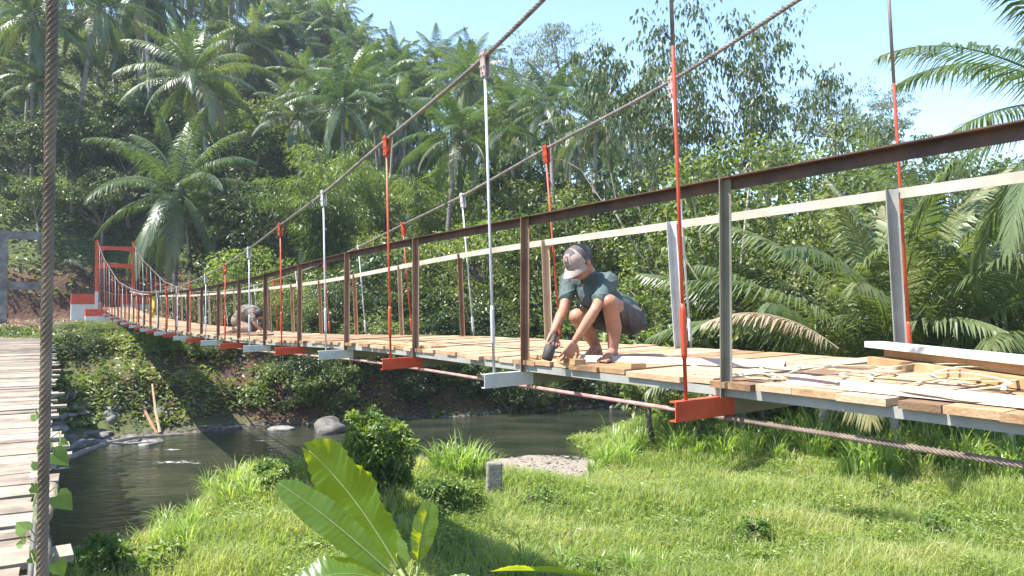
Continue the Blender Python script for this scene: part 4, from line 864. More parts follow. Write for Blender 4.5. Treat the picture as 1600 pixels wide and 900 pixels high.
# ================================================================== TUFTS, REEDS, BUSHES AS THINGS
def tuft(seed, H=1.2, n=60, Rr=.25, w=.03, bend=(.3, 1.1), segs=6):
    rg = np.random.default_rng(seed); mb = MB()
    for i in range(n):
        a = rg.uniform(0, 6.28); b0 = Rr*rg.random()**.5; h = H*rg.uniform(.5, 1.1); bd = rg.uniform(*bend); t = np.linspace(0, 1, segs+1)
        ang = R(88)-bd*2.2*t**1.6; ds = h/segs; x_ = np.concatenate([[0], np.cumsum(np.cos(ang[:-1])*ds)]); z_ = np.concatenate([[0], np.cumsum(np.sin(ang[:-1])*ds)])
        c_, s_ = math.cos(a), math.sin(a); P = np.stack([c_*(b0+x_), s_*(b0+x_), z_], 1); tw = rg.uniform(-.6, .6); S = np.array([-math.sin(a+tw), math.cos(a+tw), 0])
        ww = (w*rg.uniform(.6, 1.2)*np.array([.5, .9, 1, .9, .7, .4, .05])[:segs+1])[:, None]
        V = np.stack([P-S*ww/2, P+S*ww/2], 1).reshape(-1, 3); Q = [(2*j, 2*j+1, 2*j+3, 2*j+2) for j in range(segs)]; mb.add(V, Q, r=np.clip(rg.uniform(.2, .85), 0, 1))
    return mb
TU = [tuft(i, n=26+5*i, Rr=.16+.04*i, w=.04, bend=(.35, 1.5)).mesh('grass_tuft', M['reed']) for i in range(4)]
TS = [tuft(20+i, H=.5, n=45, Rr=.16, w=.02).mesh('grass_tuft', M['reed']) for i in range(3)]
def put(name, me, x, y, sc_, label, cat, group, z=None, rz=None):
    o = bpy.data.objects.new(name, me); col.objects.link(o); o.location = (x, y, (g1(x, y) if z is None else z)-.03); o.rotation_euler = (0, 0, random.uniform(0, 6.28) if rz is None else rz); o.scale = (sc_, sc_, sc_*random.uniform(.85, 1.1)); tag(o, label, cat, group); return o
def gz(px, py):   # where a picture point meets the near bank
    d = at(px, py, 1.0)
    for Y in np.arange(8, 60, .1):
        p = d*Y
        if p.z <= g1(p.x, p.y) or p.z < -5: return p.x, p.y
    return p.x, p.y
def tufts(lst, lab, grp, lib_, sc0=1.):
    for (px, py, sc_) in lst:
        X, Y = gz(px, py); put('grass_tuft', random.choice(lib_), X, Y, sc_*sc0, lab, 'tall grass', grp)
rt = random.Random(4)
tufts([(700+rt.uniform(-14, 14)*i/2, 748+rt.uniform(-10, 6), rt.uniform(.75, 1.1)) for i in range(9)]+[(745, 752, .9), (765, 748, .8)], 'tall arching grass tuft at the water edge between the round bush and the marker stone', 'tall grass between bush and marker stone', TU)
tufts([(935+rt.uniform(-18, 18), 742+rt.uniform(-24, 8), rt.uniform(.7, 1.1)) for i in range(7)]+[(975+rt.uniform(-18, 25), 725+rt.uniform(-25, 12), rt.uniform(.8, 1.2)) for i in range(9)], 'tall grass tuft at the end of the gravel bar', 'tall grass beside the gravel bar', TU)
tufts([(360+rt.uniform(-40, 55), 782+rt.uniform(-15, 10), rt.uniform(.55, .85)) for i in range(14)], 'arching grass tuft on the bank corner above the river ripples', 'tall grass on the river corner', TU)
tufts([(rt.uniform(225, 300), rt.uniform(800, 870), rt.uniform(.4, .7)) for i in range(14)], 'grass tuft overhanging the shaded river near the old bridge', 'tall grass near the old bridge', TU)
tufts([(1035+i*10+rt.uniform(-10, 10), 705+rt.uniform(-26, 14)+i*.3, rt.uniform(.8, 1.2)) for i in range(24)]+[(1235+i*5.5+rt.uniform(-10, 10), 702+rt.uniform(-28, 16)+i*.25, rt.uniform(1.0, 1.5)) for i in range(68)], 'elephant grass clump in the band of tall grass under the new bridge', 'elephant grass under the new bridge', TU)
tufts([(rt.uniform(240, 1600), rt.uniform(760, 900), rt.uniform(.6, 1.0)) for i in range(70)], 'small tuft of longer blades standing out of the short grass', 'small tufts in the short grass', TS, .8)
tufts([(820, 905, .9), (930, 902, .8), (880, 915, 1.0), (985, 905, .7), (1035, 898, .6), (560, 905, .8)], 'broad bladed grass tuft beside the banana leaves', 'grass tufts beside the banana', TU, .7)
tufts([(1340+i*7+rt.uniform(-6, 6), 738+rt.uniform(-8, 10)+i*.3, rt.uniform(1.0, 1.35)) for i in range(38)], 'elephant grass clump at the front of the tall grass below the stack of boards', 'elephant grass below the stack of boards', TU)
# round bush and weeds
def leafy_bush(px, py, wpx, hpx, label, mname='weed', seed=1, clumps=60, per=90, leaf=.10, name='bush'):
    X, Y = gz(px, py); k = Y/F; Rx = wpx*k/2; H = hpx*k
    wd, lv = tree_mbs(seed, H=H, Rx=Rx*.85, Rz=H*.5, zc_=H*.47, clumps=clumps, per=per, leaf=leaf, rc=Rx*.27, thr=.035, low=1, limbs=10, lw=.5)
    e = empty(name, (X, Y, g1(X, Y))); tag(e, label, 'bush'); wd.obj('stem', M['bark2'], e); lv.obj('foliage', M[mname], e); return e
leafy_bush(575, 775, 86, 156, 'tall half of the bright green leafy bush by the water', seed=5, clumps=70, per=95, leaf=.12)
leafy_bush(620, 770, 70, 118, 'lower rounded leafy bush leaning against the tall one by the water', seed=6, clumps=60, leaf=.12)
leafy_bush(430, 775, 70, 60, 'low leafy bush at the water edge beside the banana leaf', seed=7, clumps=26, leaf=.11)
leafy_bush(690, 812, 90, 66, 'low weedy mound in front of the round bush', seed=8, clumps=30, leaf=.09)
leafy_bush(1040, 642, 60, 48, 'dark green bush under the bridge at the river bend', seed=9, clumps=30, leaf=.16, mname='leaf')
leafy_bush(1385, 786, 46, 26, 'small dark leaved weed clump in the grass under the lower cable', seed=10, clumps=14, leaf=.09, mname='leaf')
leafy_bush(1180, 850, 70, 34, 'low weed mound in the grass below the red painted channel', seed=12, clumps=16, leaf=.08)
leafy_bush(1455, 838, 60, 30, 'small weed mound in the open grass near the frame edge', seed=13, clumps=16, leaf=.07)
leafy_bush(160, 905, 110, 62, 'leafy weeds in the shade beside the old bridge', seed=14, clumps=30, leaf=.10)
leafy_bush(245, 905, 90, 50, 'broad leaved weeds in the light at the foot of the bank', seed=15, clumps=24, leaf=.13)
leafy_bush(845, 800, 90, 34, 'low weed mound behind the marker stone', seed=16, clumps=20, leaf=.08)
leafy_bush(740, 800, 60, 44, 'weed mound beside the marker stone', seed=18, clumps=20, leaf=.08)
# far bank clumps
def fb(px, Y, w_, h, label, kd, z=None, seed=1):
    X = PX(px, Y); h0 = h; h = min(h, max(.45, -.033*Y-g1(X, Y))) if px < 300 else h; w_ = min(3.2, w_*h0/h); e = broad(kd, X, Y, h, label, cat='bush', name='bush', wscale=w_, z=z); return e
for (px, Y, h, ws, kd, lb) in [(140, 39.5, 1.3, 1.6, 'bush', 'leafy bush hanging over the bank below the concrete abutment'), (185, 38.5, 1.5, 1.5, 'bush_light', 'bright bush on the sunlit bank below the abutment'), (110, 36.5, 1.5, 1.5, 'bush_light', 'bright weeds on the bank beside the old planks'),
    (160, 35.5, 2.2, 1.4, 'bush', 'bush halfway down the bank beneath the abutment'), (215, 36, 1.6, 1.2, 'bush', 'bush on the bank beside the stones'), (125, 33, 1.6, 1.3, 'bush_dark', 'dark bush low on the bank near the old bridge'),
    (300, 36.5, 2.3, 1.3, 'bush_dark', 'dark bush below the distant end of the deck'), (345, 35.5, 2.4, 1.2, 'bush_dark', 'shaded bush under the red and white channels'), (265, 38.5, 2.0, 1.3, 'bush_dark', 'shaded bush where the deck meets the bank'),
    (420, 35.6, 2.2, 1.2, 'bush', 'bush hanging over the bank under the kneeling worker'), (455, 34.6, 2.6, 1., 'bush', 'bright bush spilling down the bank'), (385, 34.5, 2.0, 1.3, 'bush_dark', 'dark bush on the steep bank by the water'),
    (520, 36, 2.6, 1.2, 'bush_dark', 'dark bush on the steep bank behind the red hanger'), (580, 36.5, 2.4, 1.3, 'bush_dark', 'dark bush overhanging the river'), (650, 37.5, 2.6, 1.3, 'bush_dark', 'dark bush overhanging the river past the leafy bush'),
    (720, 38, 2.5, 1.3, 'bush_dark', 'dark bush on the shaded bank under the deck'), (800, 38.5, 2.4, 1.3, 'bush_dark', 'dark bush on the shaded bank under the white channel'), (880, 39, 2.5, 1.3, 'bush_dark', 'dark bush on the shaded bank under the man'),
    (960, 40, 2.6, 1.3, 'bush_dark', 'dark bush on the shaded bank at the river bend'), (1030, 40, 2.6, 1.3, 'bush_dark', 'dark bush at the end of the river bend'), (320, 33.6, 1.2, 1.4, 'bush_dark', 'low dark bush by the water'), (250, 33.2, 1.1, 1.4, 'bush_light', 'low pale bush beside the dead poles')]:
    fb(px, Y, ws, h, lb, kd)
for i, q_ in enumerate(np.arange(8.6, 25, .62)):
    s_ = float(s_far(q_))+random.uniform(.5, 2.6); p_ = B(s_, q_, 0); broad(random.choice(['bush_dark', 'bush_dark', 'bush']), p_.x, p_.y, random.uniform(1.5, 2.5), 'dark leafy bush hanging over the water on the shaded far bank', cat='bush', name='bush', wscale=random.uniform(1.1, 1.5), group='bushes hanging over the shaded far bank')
# ---- rocks
def rock(x, y, z, rx, ry, rz_, label, seed, group=None, m_='rock'):
    rg = np.random.default_rng(seed); g = MB(); g.ball((0, 0, 0), 1, n=8); V = g.V[0]; f = rg.uniform(.9, 2.2, (4, 3)); ph = rg.uniform(0, 6, 4)
    d = 1+sum(.09*np.sin(V@f[i]*1.9+ph[i]) for i in range(4)); V = V*d[:, None]; V = np.sign(V)*np.abs(V)**.86; g.V[0] = V*np.array([rx, ry, rz_])
    o = g.obj('river_rock', M[m_], smooth=True); o.location = (x, y, z); o.rotation_euler = (0, 0, rg.uniform(0, 6.28)); tag(o, label, 'rock', group)
rock(PX(516, 30.5), 30.5, -4.95, 1.0, .6, .42, 'large grey boulder standing in the river in front of the dark bank', 3)
rock(PX(440, 30.7), 30.7, -4.98, .55, .35, .12, 'flat pale rock at the foot of the eroded bank', 4)
rock(PX(270, 31.5), 31.0, -4.7, .65, .5, .55, 'mossy rock beside the dead poles', 5)
rk = random.Random(9)
for i in range(34):
    px = rk.uniform(88, 245); Y = rk.uniform(26.8, 30.5)+(px-88)*.004; X = PX(px, Y); rock(X, Y, max(-5, g1(X, Y)), rk.uniform(.16, .42), rk.uniform(.14, .34), rk.uniform(.08, .2), 'grey stone among the loose stones at the foot of the bank by the old bridge', 40+i, 'stones by the old bridge')
for i in range(16):
    px = rk.uniform(640, 1040); Y = 36+rk.uniform(-.7, .9)+(px-700)*.006; X = PX(px, Y); rock(X, Y, -4.97, rk.uniform(.15, .42), rk.uniform(.15, .3), rk.uniform(.08, .18), 'stone at the foot of the shaded far bank', 90+i, 'stones along the shaded bank')
for i in range(14):
    px = rk.uniform(225, 262); Y = 38+rk.uniform(-1.5, 3.5); X = PX(px, Y); rock(X, Y, g1(X, Y)+.05, rk.uniform(.25, .5), rk.uniform(.2, .4), rk.uniform(.15, .3), 'stone of the rubble heap under the distant deck end', 140+i, 'rubble under the deck end')
# ---- dead branches and poles
def stick(pts, r0, r1, label, cat='branch', m_='bark2', name='dead_branch', side=()):
    g = MB(); g.tube(pts, np.linspace(r0, r1, len(pts)), 6)
    for p_ in side: g.tube(p_, [r1*1.1]*(len(p_)-1)+[r1*.4], 5)
    o = g.obj(name, m_ if not isinstance(m_, str) else M[m_]); L0 = Vector(pts[0]); o.data.transform(Matrix.Translation(-L0)); o.location = L0; tag(o, label, cat)
stick([at(84, 728, 22), at(130, 706, 23.5), at(170, 692, 25), at(215, 683, 26.5), at(285, 679, 28)], .10, .04, 'long bent dead branch reaching over the water from the old bridge', side=[[at(170, 692, 25), at(200, 694, 25.6), at(240, 690, 26.4)]])
stick([at(245, 678, 29.5), at(228, 645, 30.3), at(213, 612, 31)], .07, .04, 'dead pole leaning away from the water on the bank', m_='palm_dry' and 'tan', name='dead_pole')
stick([at(250, 676, 29.5), at(243, 640, 30), at(238, 600, 30.6)], .06, .035, 'upright dead pole beside the leaning one', m_='tan', name='dead_pole')
stick([at(105, 405, 56), at(125, 420, 55), at(140, 432, 54)], .09, .04, 'bare grey branch over the earth cut')
# fallen dry fronds over the earth cut
for i, (px, py, Y, az, lb) in enumerate([(95, 408, 55, -.6, 'dry fallen palm frond hanging over the earth cut'), (150, 412, 56, -.3, 'second dry frond lying on top of the earth cut'), (372, 452, 50, 2.6, 'dry palm frond on the terrace behind the posts')]):
    g = MB(); frond(g, rng, np.zeros(3), az, R(10), 3.0, R(50), 40, .6, .06, .95); o = g.obj('fallen_frond', M['palm_dry']); o.location = at(px, py, Y); tag(o, lb, 'palm frond')
# dry frond behind the deck on the right
for (px, py, Y, az, lb, Lf, dr) in [(1310, 545, 13.6, 2.95, 'dry grey brown palm frond arching behind the rusty post', 2.5, 70)]:
    g = MB(); frond(g, rng, np.zeros(3), az, R(38), Lf, R(dr), 60, .55, .035, .98); o = g.obj('dry_frond', M['palm_dry']); o.location = at(px, py, Y); tag(o, lb, 'palm frond')
# ---- marker stone
X, Y = gz(771, 778); g = MB(); g.box((0, 0, .28), .17, .10, .48)
o = g.obj('marker_stone', solid('weathered_concrete', [(.25, (.09, .085, .065)), (.5, (.20, .185, .15)), (.8, (.34, .32, .27))], rough=.9, nscale=5, bump=.8, bscale=14, bdist=.03)); o.location = (X, Y, g1(X, Y)); o.rotation_euler = (0, R(1.5), R(10)); bv = o.modifiers.new('bevel', 'BEVEL'); bv.width = .045; bv.segments = 3
tag(o, 'small upright weathered concrete marker stone in the grass by the river', 'marker stone')
# ---- banana plants
def banana_leaf(base, d0, el0, Lf, Wf, droop, roll, fold=.25, seed=0, tear=0, bend=0., mname='banana', up0=None):
    """blade as a grid round a curved midrib"""
    rg = np.random.default_rng(seed); m, k = 46, 13; t = np.linspace(0, 1, m); e = el0-droop*t**1.5; az = d0+bend*t; ds = Lf/(m-1)
    T = np.stack([np.cos(e)*np.cos(az), np.cos(e)*np.sin(az), np.sin(e)], 1); P = np.array(base)+np.concatenate([[np.zeros(3)], np.cumsum(T[:-1]*ds, 0)])
    W_ = Wf*np.clip(np.sin(np.pi*np.clip(t*.92+.04, 0, 1))**.55, 0, 1)*np.interp(t, [0, .06, .9, 1], [.25, .75, .95, .25]); V = []
    for i in range(m):
        S = nrm(np.cross(T[i], (0, 0, 1.))); U = np.cross(S, T[i]); S, U = S*math.cos(roll)+U*math.sin(roll), U*math.cos(roll)-S*math.sin(roll)
        for j in range(k):
            v = (j/(k-1)*2-1); a = abs(v); rip = .012*math.sin(i*2.1+3*v)*a+.02*math.sin(i*.45+2*np.sign(v))*a
            V.append(P[i]+S*W_[i]*v*.5*math.cos(fold*a)+U*(W_[i]*.5*math.sin(fold)*a*(1-.55*a)+rip*W_[i]*2)-U*0+T[i]*(.10*Wf*a))
    Q = [(i*k+j, i*k+j+1, (i+1)*k+j+1, (i+1)*k+j) for i in range(m-1) for j in range(k-1)]
    rr = np.array([.34+.26*((i % 2)) + .05*math.sin(i*.9) for i in range(m-1) for j in range(k-1)])
    if tear:
        cuts = set(rg.choice(np.arange(4, m-4), tear, replace=False)); keep = [not ((n_//(k-1)) in cuts and abs((n_ % (k-1))-(k-2)/2) > 2.0) for n_ in range(len(Q))]
        rr = rr[keep]; Q = [q_ for q_, c in zip(Q, keep) if c]
    mb = MB(); mb.add(V, Q, r=rr); rb = MB(); rb.tube(P-0*P, np.linspace(.019, .004, m)*Lf/1.6, 6, r=.9); return mb, rb, P
def banana_mat():
    m, n, o = mat('banana_leaf'); L = n.links.new; a = N(n, 'ShaderNodeAttribute', attribute_name='rnd'); ge = N(n, 'ShaderNodeNewGeometry'); nz = N(n, 'ShaderNodeTexNoise', _Scale=5, _Detail=5); L(ge.outputs['Position'], nz.inputs['Vector'])
    s1 = N(n, 'ShaderNodeMath', operation='ADD'); L(a.outputs['Fac'], s1.inputs[0]); L(nz.outputs[0], s1.inputs[1]); s1.inputs[1].default_value = 0
    rp = ramp(n, [(.7, (.035, .10, .028)), (1.0, (.070, .165, .045))]); L(s1.outputs[0], rp.inputs[0])
    p = N(n, 'ShaderNodeBsdfPrincipled', _Roughness=.30); p.inputs['Specular IOR Level'].default_value = .65; L(rp.outputs[0], p.inputs['Base Color'])
    t = N(n, 'ShaderNodeBsdfTranslucent'); t.inputs[0].default_value = (.72, .80, .015, 1); mx = N(n, 'ShaderNodeMixShader'); mx.inputs[0].default_value = .58
    L(p.outputs[0], mx.inputs[1]); L(t.outputs[0], mx.inputs[2]); L(mx.outputs[0], o.inputs[0]); return m
M['banana'] = banana_mat()
M['stem'] = solid('banana_stem', [(.3, (.10, .14, .04)), (.6, (.20, .26, .08)), (.8, (.26, .20, .10))], rough=.5, nscale=3)
def banana(X, Y, z, h, leaves, label, name='banana_plant', stemr=.09):
    e = empty(name, (X, Y, z)); tag(e, label, 'banana plant'); g = MB(); g.tube([(0, 0, -.2), (0, 0, h*.5), (0, 0, h)], [stemr*1.3, stemr, stemr*.55], 10); g.obj('stem', M['stem'], e, smooth=True)
    for i, (az, el, Lf, Wf, dr, roll, fold, tear, bend) in enumerate(leaves):
        blade, rib, P = banana_leaf((0, 0, 0), R(az), R(el), Lf, Wf, R(dr), R(roll), fold, i, tear, R(bend)); pet = .28; d = Vector((math.cos(R(az))*math.cos(R(el)), math.sin(R(az))*math.cos(R(el)), math.sin(R(el))))
        org = Vector((0, 0, h-.05)); b = org+d*pet; o = blade.obj('leaf', M['banana'], e, smooth=True); o.location = b
        rb = rib.obj('midrib', M['stem'], o, smooth=True); pt_ = MB(); pt_.tube([tuple(-d*pet), (0, 0, 0)], [.03, .02], 6); pt_.obj('petiole', M['stem'], o, smooth=True)
banana(PX(648, 7.6), 7.6, -4.3, 1.50, [(160, 54, 1.52, .96, 18, -66, .12, 0, 4), (184, 43, 1.44, .40, 10, 52, .10, 0, -4), (200, 28, .95, .50, 70, 28, .3, 0, 0), (60, 78, .60, .34, 25, -55, .45, 0, 0), (-30, 20, .5, .36, 60, -45, .3, 1, 0)  , (120, 30, 1.2, .5, 60, -20, .3, 1, 0)], 'banana plant with big yellow green and dark leaves rising from the grass')
banana(PX(1000, 7.4), 7.4, -4.3, 1.66, [(178, 9, 1.15, .22, 14, -35, .8, 0, 0), (30, -15, 1.2, .4, 60, 0, .4, 0, 0), (-80, -10, 1.2, .4, 60, 0, .4, 0, 0)], 'banana plant with one long leaf lying nearly level over the grass')
banana(PX(28, 53), 53, -1.1, 1.5, [(150, 70, 2.4, .6, 50, 0, .4, 5, 0), (40, 60, 2.4, .6, 70, 0, .4, 5, 0), (-30, 50, 2.4, .6, 80, 0, .4, 6, 0), (-120, 60, 2.4, .6, 70, 0, .4, 4, 0), (90, 78, 2.4, .6, 30, 0, .4, 3, 0)], 'tattered banana plant above the grey portal beam', stemr=.14)
banana(PX(945, 25), 25, -2.1, 1.4, [(20, 42, 1.5, .3, 20, 10, .5, 0, 0), (170, 60, 1.4, .3, 60, 0, .4, 0, 0), (-60, 50, 1.6, .35, 60, 0, .4, 2, 0), (80, 70, 1.5, .35, 40, 0, .4, 2, 0)], 'banana plant just behind the shoulder of the crouching man')
# ---- vine climbing the old bridge cable
vn = MB(); lf = MB(); vp = [at(62, 905, 1.75), at(70, 860, 1.8), at(52, 790, 1.9), at(66, 740, 1.95), at(58, 700, 2.0), at(72, 670, 2.0), at(60, 640, 2.1)]
vn.tube(vp, .003, 5)
for (px, py, sz, a) in [(57, 655, .030, 2.2), (80, 655, .0, 0), (52, 735, .06, .5), (84, 708, .07, -.4), (56, 770, .05, 1.3), (42, 830, .06, 2.2), (90, 775, .075, -.5), (48, 870, .05, .3), (88, 880, .06, -.9), (70, 700, .045, 1.5), (95, 690, .03, 0), (38, 850, .04, 2.8)]:
    if sz == 0: continue
    c = at(px, py, 1.72+(py-650)*.0004); sz *= .62; d = np.array([math.cos(a), .1, math.sin(a)-.4]); d = nrm(d); S_ = nrm(np.cross(d, [.3, -.8, .5])); N_ = np.cross(S_, d); hp_ = [(0, 0), (-.18, .28), (-.02, .5), (.35, .48), (.7, .24), (1, 0), (.7, -.24), (.35, -.48), (-.02, -.5), (-.18, -.28)]; lf.add([np.array(c)+d*sz*u+S_*sz*v+N_*sz*(.3*abs(v)-.15*u*u) for u, v in hp_], None, [(0, i, i+1) for i in range(1, 9)], r=.5)
    vn.tube([c, c+Vector((-.01, .01, .02)), vp[min(6, max(0, int((905-py)/44)))]], .0015, 4)
e = empty('climbing_vine', vp[0]); tag(e, 'thin vine with heart shaped leaves climbing the twisted cable of the old bridge', 'vine'); part(vn, 'stem', M['stem'], e, root=e); part(lf, 'foliage', M['weed'], e, root=e)
# yellow cloth and far plastic on the rails
g = MB(); c0 = B(27.5, 2.98, zd(27.5)+.95)
V = []; 
for i in range(9):
    for j in range(6): V.append(c0+fw*(j*.07-.18+.02*math.sin(i))+sd*(.05*math.sin(j*1.7+i*.6))+up*(-.085*i))
g.add(V, [(i*6+j, i*6+j+1, (i+1)*6+j+1, (i+1)*6+j) for i in range(8) for j in range(5)])
o = g.obj('yellow_cloth', solid('yellow_fabric', [(.3, (.45, .28, .03)), (.7, (.62, .42, .06))], rough=.8)); so_ = o.modifiers.new('solid', 'SOLIDIFY'); so_.thickness = .006; tag(o, 'yellow cloth hanging from the distant handrail', 'cloth')
# ================================================================== PEOPLE
def capsule(mb, a, b, ra, rb, n=14):
    a = np.array(a, float); b = np.array(b, float); d = b-a; L = np.linalg.norm(d)+1e-9; d = d/L; u = np.cross(d, [0, 0, 1.]) if abs(d[2]) < .9 else np.cross(d, [1., 0, 0]); u /= np.linalg.norm(u); v = np.cross(d, u)
    V = [a-d*ra]; rows = []
    for th in np.linspace(-80, 0, 5): rows.append((a+d*ra*math.sin(R(th)), ra*math.cos(R(th))))
    for th in np.linspace(0, 80, 5): rows.append((b+d*rb*math.sin(R(th)), rb*math.cos(R(th))))
    A = np.linspace(0, 2*np.pi, n, endpoint=False)
    for (c, r) in rows:
        for t in A: V.append(c+(u*math.cos(t)+v*math.sin(t))*r)
    V.append(b+d*rb); m = len(rows); T = []; Q = []
    for j in range(n): T.append((0, 1+(j+1) % n, 1+j)); T.append((1+m*n, 1+(m-1)*n+j, 1+(m-1)*n+(j+1) % n))
    for i in range(m-1):
        for j in range(n): Q.append((1+i*n+j, 1+i*n+(j+1) % n, 1+(i+1)*n+(j+1) % n, 1+(i+1)*n+j))
    mb.add(V, Q, T)
def fuse(mb, name, m_, parent, voxel=.006, smooth=3, root=None, folds=0, fs=.09):
    """one continuous skin grown over the overlapping volumes"""
    me = mb.mesh(name+'_tmp', None); tmp = bpy.data.objects.new(name+'_tmp', me); col.objects.link(tmp)
    r = tmp.modifiers.new('r', 'REMESH'); r.mode = 'VOXEL'; r.voxel_size = voxel; sm = tmp.modifiers.new('s', 'SMOOTH'); sm.iterations = smooth; sm.factor = .5
    dg = bpy.context.evaluated_depsgraph_get(); ev = tmp.evaluated_get(dg); nm = bpy.data.meshes.new_from_object(ev); bpy.data.objects.remove(tmp)
    if folds:
        n_ = len(nm.vertices); co = np.zeros(n_*3); nm.vertices.foreach_get('co', co); co = co.reshape(-1, 3); no = np.zeros(n_*3); nm.vertices.foreach_get('normal', no); no = no.reshape(-1, 3)
        k = 2*np.pi/fs; a = co[:, 0]*k*.9+co[:, 2]*k*.55+1.3*np.sin(co[:, 1]*k*.5+co[:, 2]*k*.35); c = co[:, 2]*k*1.2-co[:, 0]*k*.5+co[:, 1]*k*.8+1.1*np.sin(co[:, 0]*k*.6)
        d = (1-np.abs(np.sin(a)))**2*.8+(1-np.abs(np.sin(c*.6)))**3*.7-.35; co = co+no*(folds*d)[:, None]; nm.vertices.foreach_set('co', co.ravel()); nm.update()
    nm.name = name; nm.materials.clear(); nm.materials.append(m_); nm.polygons.foreach_set('use_smooth', np.ones(len(nm.polygons), bool))
    nm.transform(Matrix.Translation(root.location).inverted()); o = bpy.data.objects.new(name, nm); col.objects.link(o); o.parent = parent; return o
M['skin'] = solid('sunburnt_skin', [(.3, (.28, .125, .078)), (.6, (.38, .19, .12)), (.8, (.42, .23, .16))], rough=.5, nscale=7, bump=.08, bscale=60)
M['shirt'] = solid('faded_teal_cotton', [(.3, (.050, .075, .073)), (.6, (.082, .112, .110)), (.85, (.14, .17, .162))], rough=.85, nscale=5, bump=.5, bscale=14, bdist=.012)
M['shorts'] = solid('dark_grey_cotton', [(.3, (.045, .045, .05)), (.6, (.085, .085, .09)), (.85, (.17, .165, .16))], rough=.85, nscale=6, bump=.5, bscale=14, bdist=.012)
M['hair'] = solid('black_hair', [(.3, (.012, .010, .009)), (.7, (.035, .028, .024))], rough=.6, nscale=30, bump=.4, bscale=80)
M['black'] = solid('black_rubber', [(.3, (.03, .027, .027)), (.7, (.07, .06, .055))], rough=.65, nscale=10)
M['capw'] = solid('cap_foam', [(.3, (.24, .17, .15)), (.6, (.33, .25, .22)), (.8, (.28, .21, .18))], rough=.8, nscale=8)
M['capd'] = solid('cap_mesh', [(.3, (.05, .04, .04)), (.6, (.10, .085, .08))], rough=.8, nscale=9)
M['tanshirt'] = solid('faded_brown_shirt', [(.3, (.11, .09, .075)), (.6, (.18, .15, .125)), (.8, (.23, .19, .155))], rough=.85, nscale=5, bump=.4, bscale=14, bdist=.012)
M['eye'] = solid('eye_dark', [(.3, (.02, .015, .012)), (.7, (.04, .03, .025))], rough=.25, bump=0)
def V3(*a): return np.array(a, float)
def hand(mb, wrist, dirv, palmn, spread=1, curl=.5, thumb=1, sc_=1.0):
    """palm, four unequal bent fingers and a thumb; dirv along the hand, palmn out of the palm"""
    d = nrm(np.array(dirv, float)); n = np.array(palmn, float); n = nrm(n-d*np.dot(n, d)); s_ = np.cross(n, d)*thumb
    w = np.array(wrist, float)
    for k in range(4):
        off = (k-1.5)*.0205*sc_; b = w+d*.02*sc_+s_*off*.6; kn = w+d*(.088-.004*abs(k-1.2))*sc_+s_*off
        capsule(mb, b, kn, .0135*sc_, .0115*sc_, 10)
        L = [.074, .082, .076, .060][3-k]*sc_ if thumb > 0 else [.074, .082, .076, .060][3-k]*sc_
        p = kn; a = curl*.55+.08*k; dd = d
        for f, rr0 in ((.45, .0092), (.32, .0084), (.23, .0074)):
            dd2 = nrm(d*math.cos(a)+n*math.sin(a)+s_*(k-1.5)*.09*spread); q = p+dd2*L*f; capsule(mb, p, q, rr0*sc_, rr0*.93*sc_, 9); p = q; a += curl*.9
    b = w+d*.025*sc_+s_*.028*sc_; p1 = b+nrm(d*.75+s_*.75+n*.25)*.045*sc_; p2 = p1+nrm(d*.9+s_*.25+n*(.3+curl*.5))*.032*sc_; p3 = p2+nrm(d*.8+n*(.5+curl))*.024*sc_
    capsule(mb, b, p1, .0135*sc_, .0115*sc_, 10); capsule(mb, p1, p2, .0105*sc_, .0095*sc_, 9); capsule(mb, p2, p3, .009*sc_, .0075*sc_, 9)
def foot(mb, ankle, toe, sc_=1.):
    a = np.array(ankle, float); t = np.array(toe, float); d = nrm((t-a)*np.array([1, 1, 0])); s_ = np.cross(d, [0, 0, 1.]); zf = t[2]
    heel = a-d*.035; heel[2] = zf+.012; capsule(mb, a, heel, .034, .030, 10); ball = V3(*(a+d*.13)); ball[2] = zf+.012
    capsule(mb, a+d*.01, ball, .036, .024, 10); capsule(mb, heel, ball+s_*.022, .028, .020, 10); capsule(mb, heel, ball-s_*.022, .028, .020, 10)
    for k in range(5):
        b = ball+s_*(k-2)*.018; L = [.050, .044, .040, .036, .030][k]; capsule(mb, b, b+d*L+V3(0, 0, -.006), .0115 if k else .0125, .0085 if k else .011, 8)
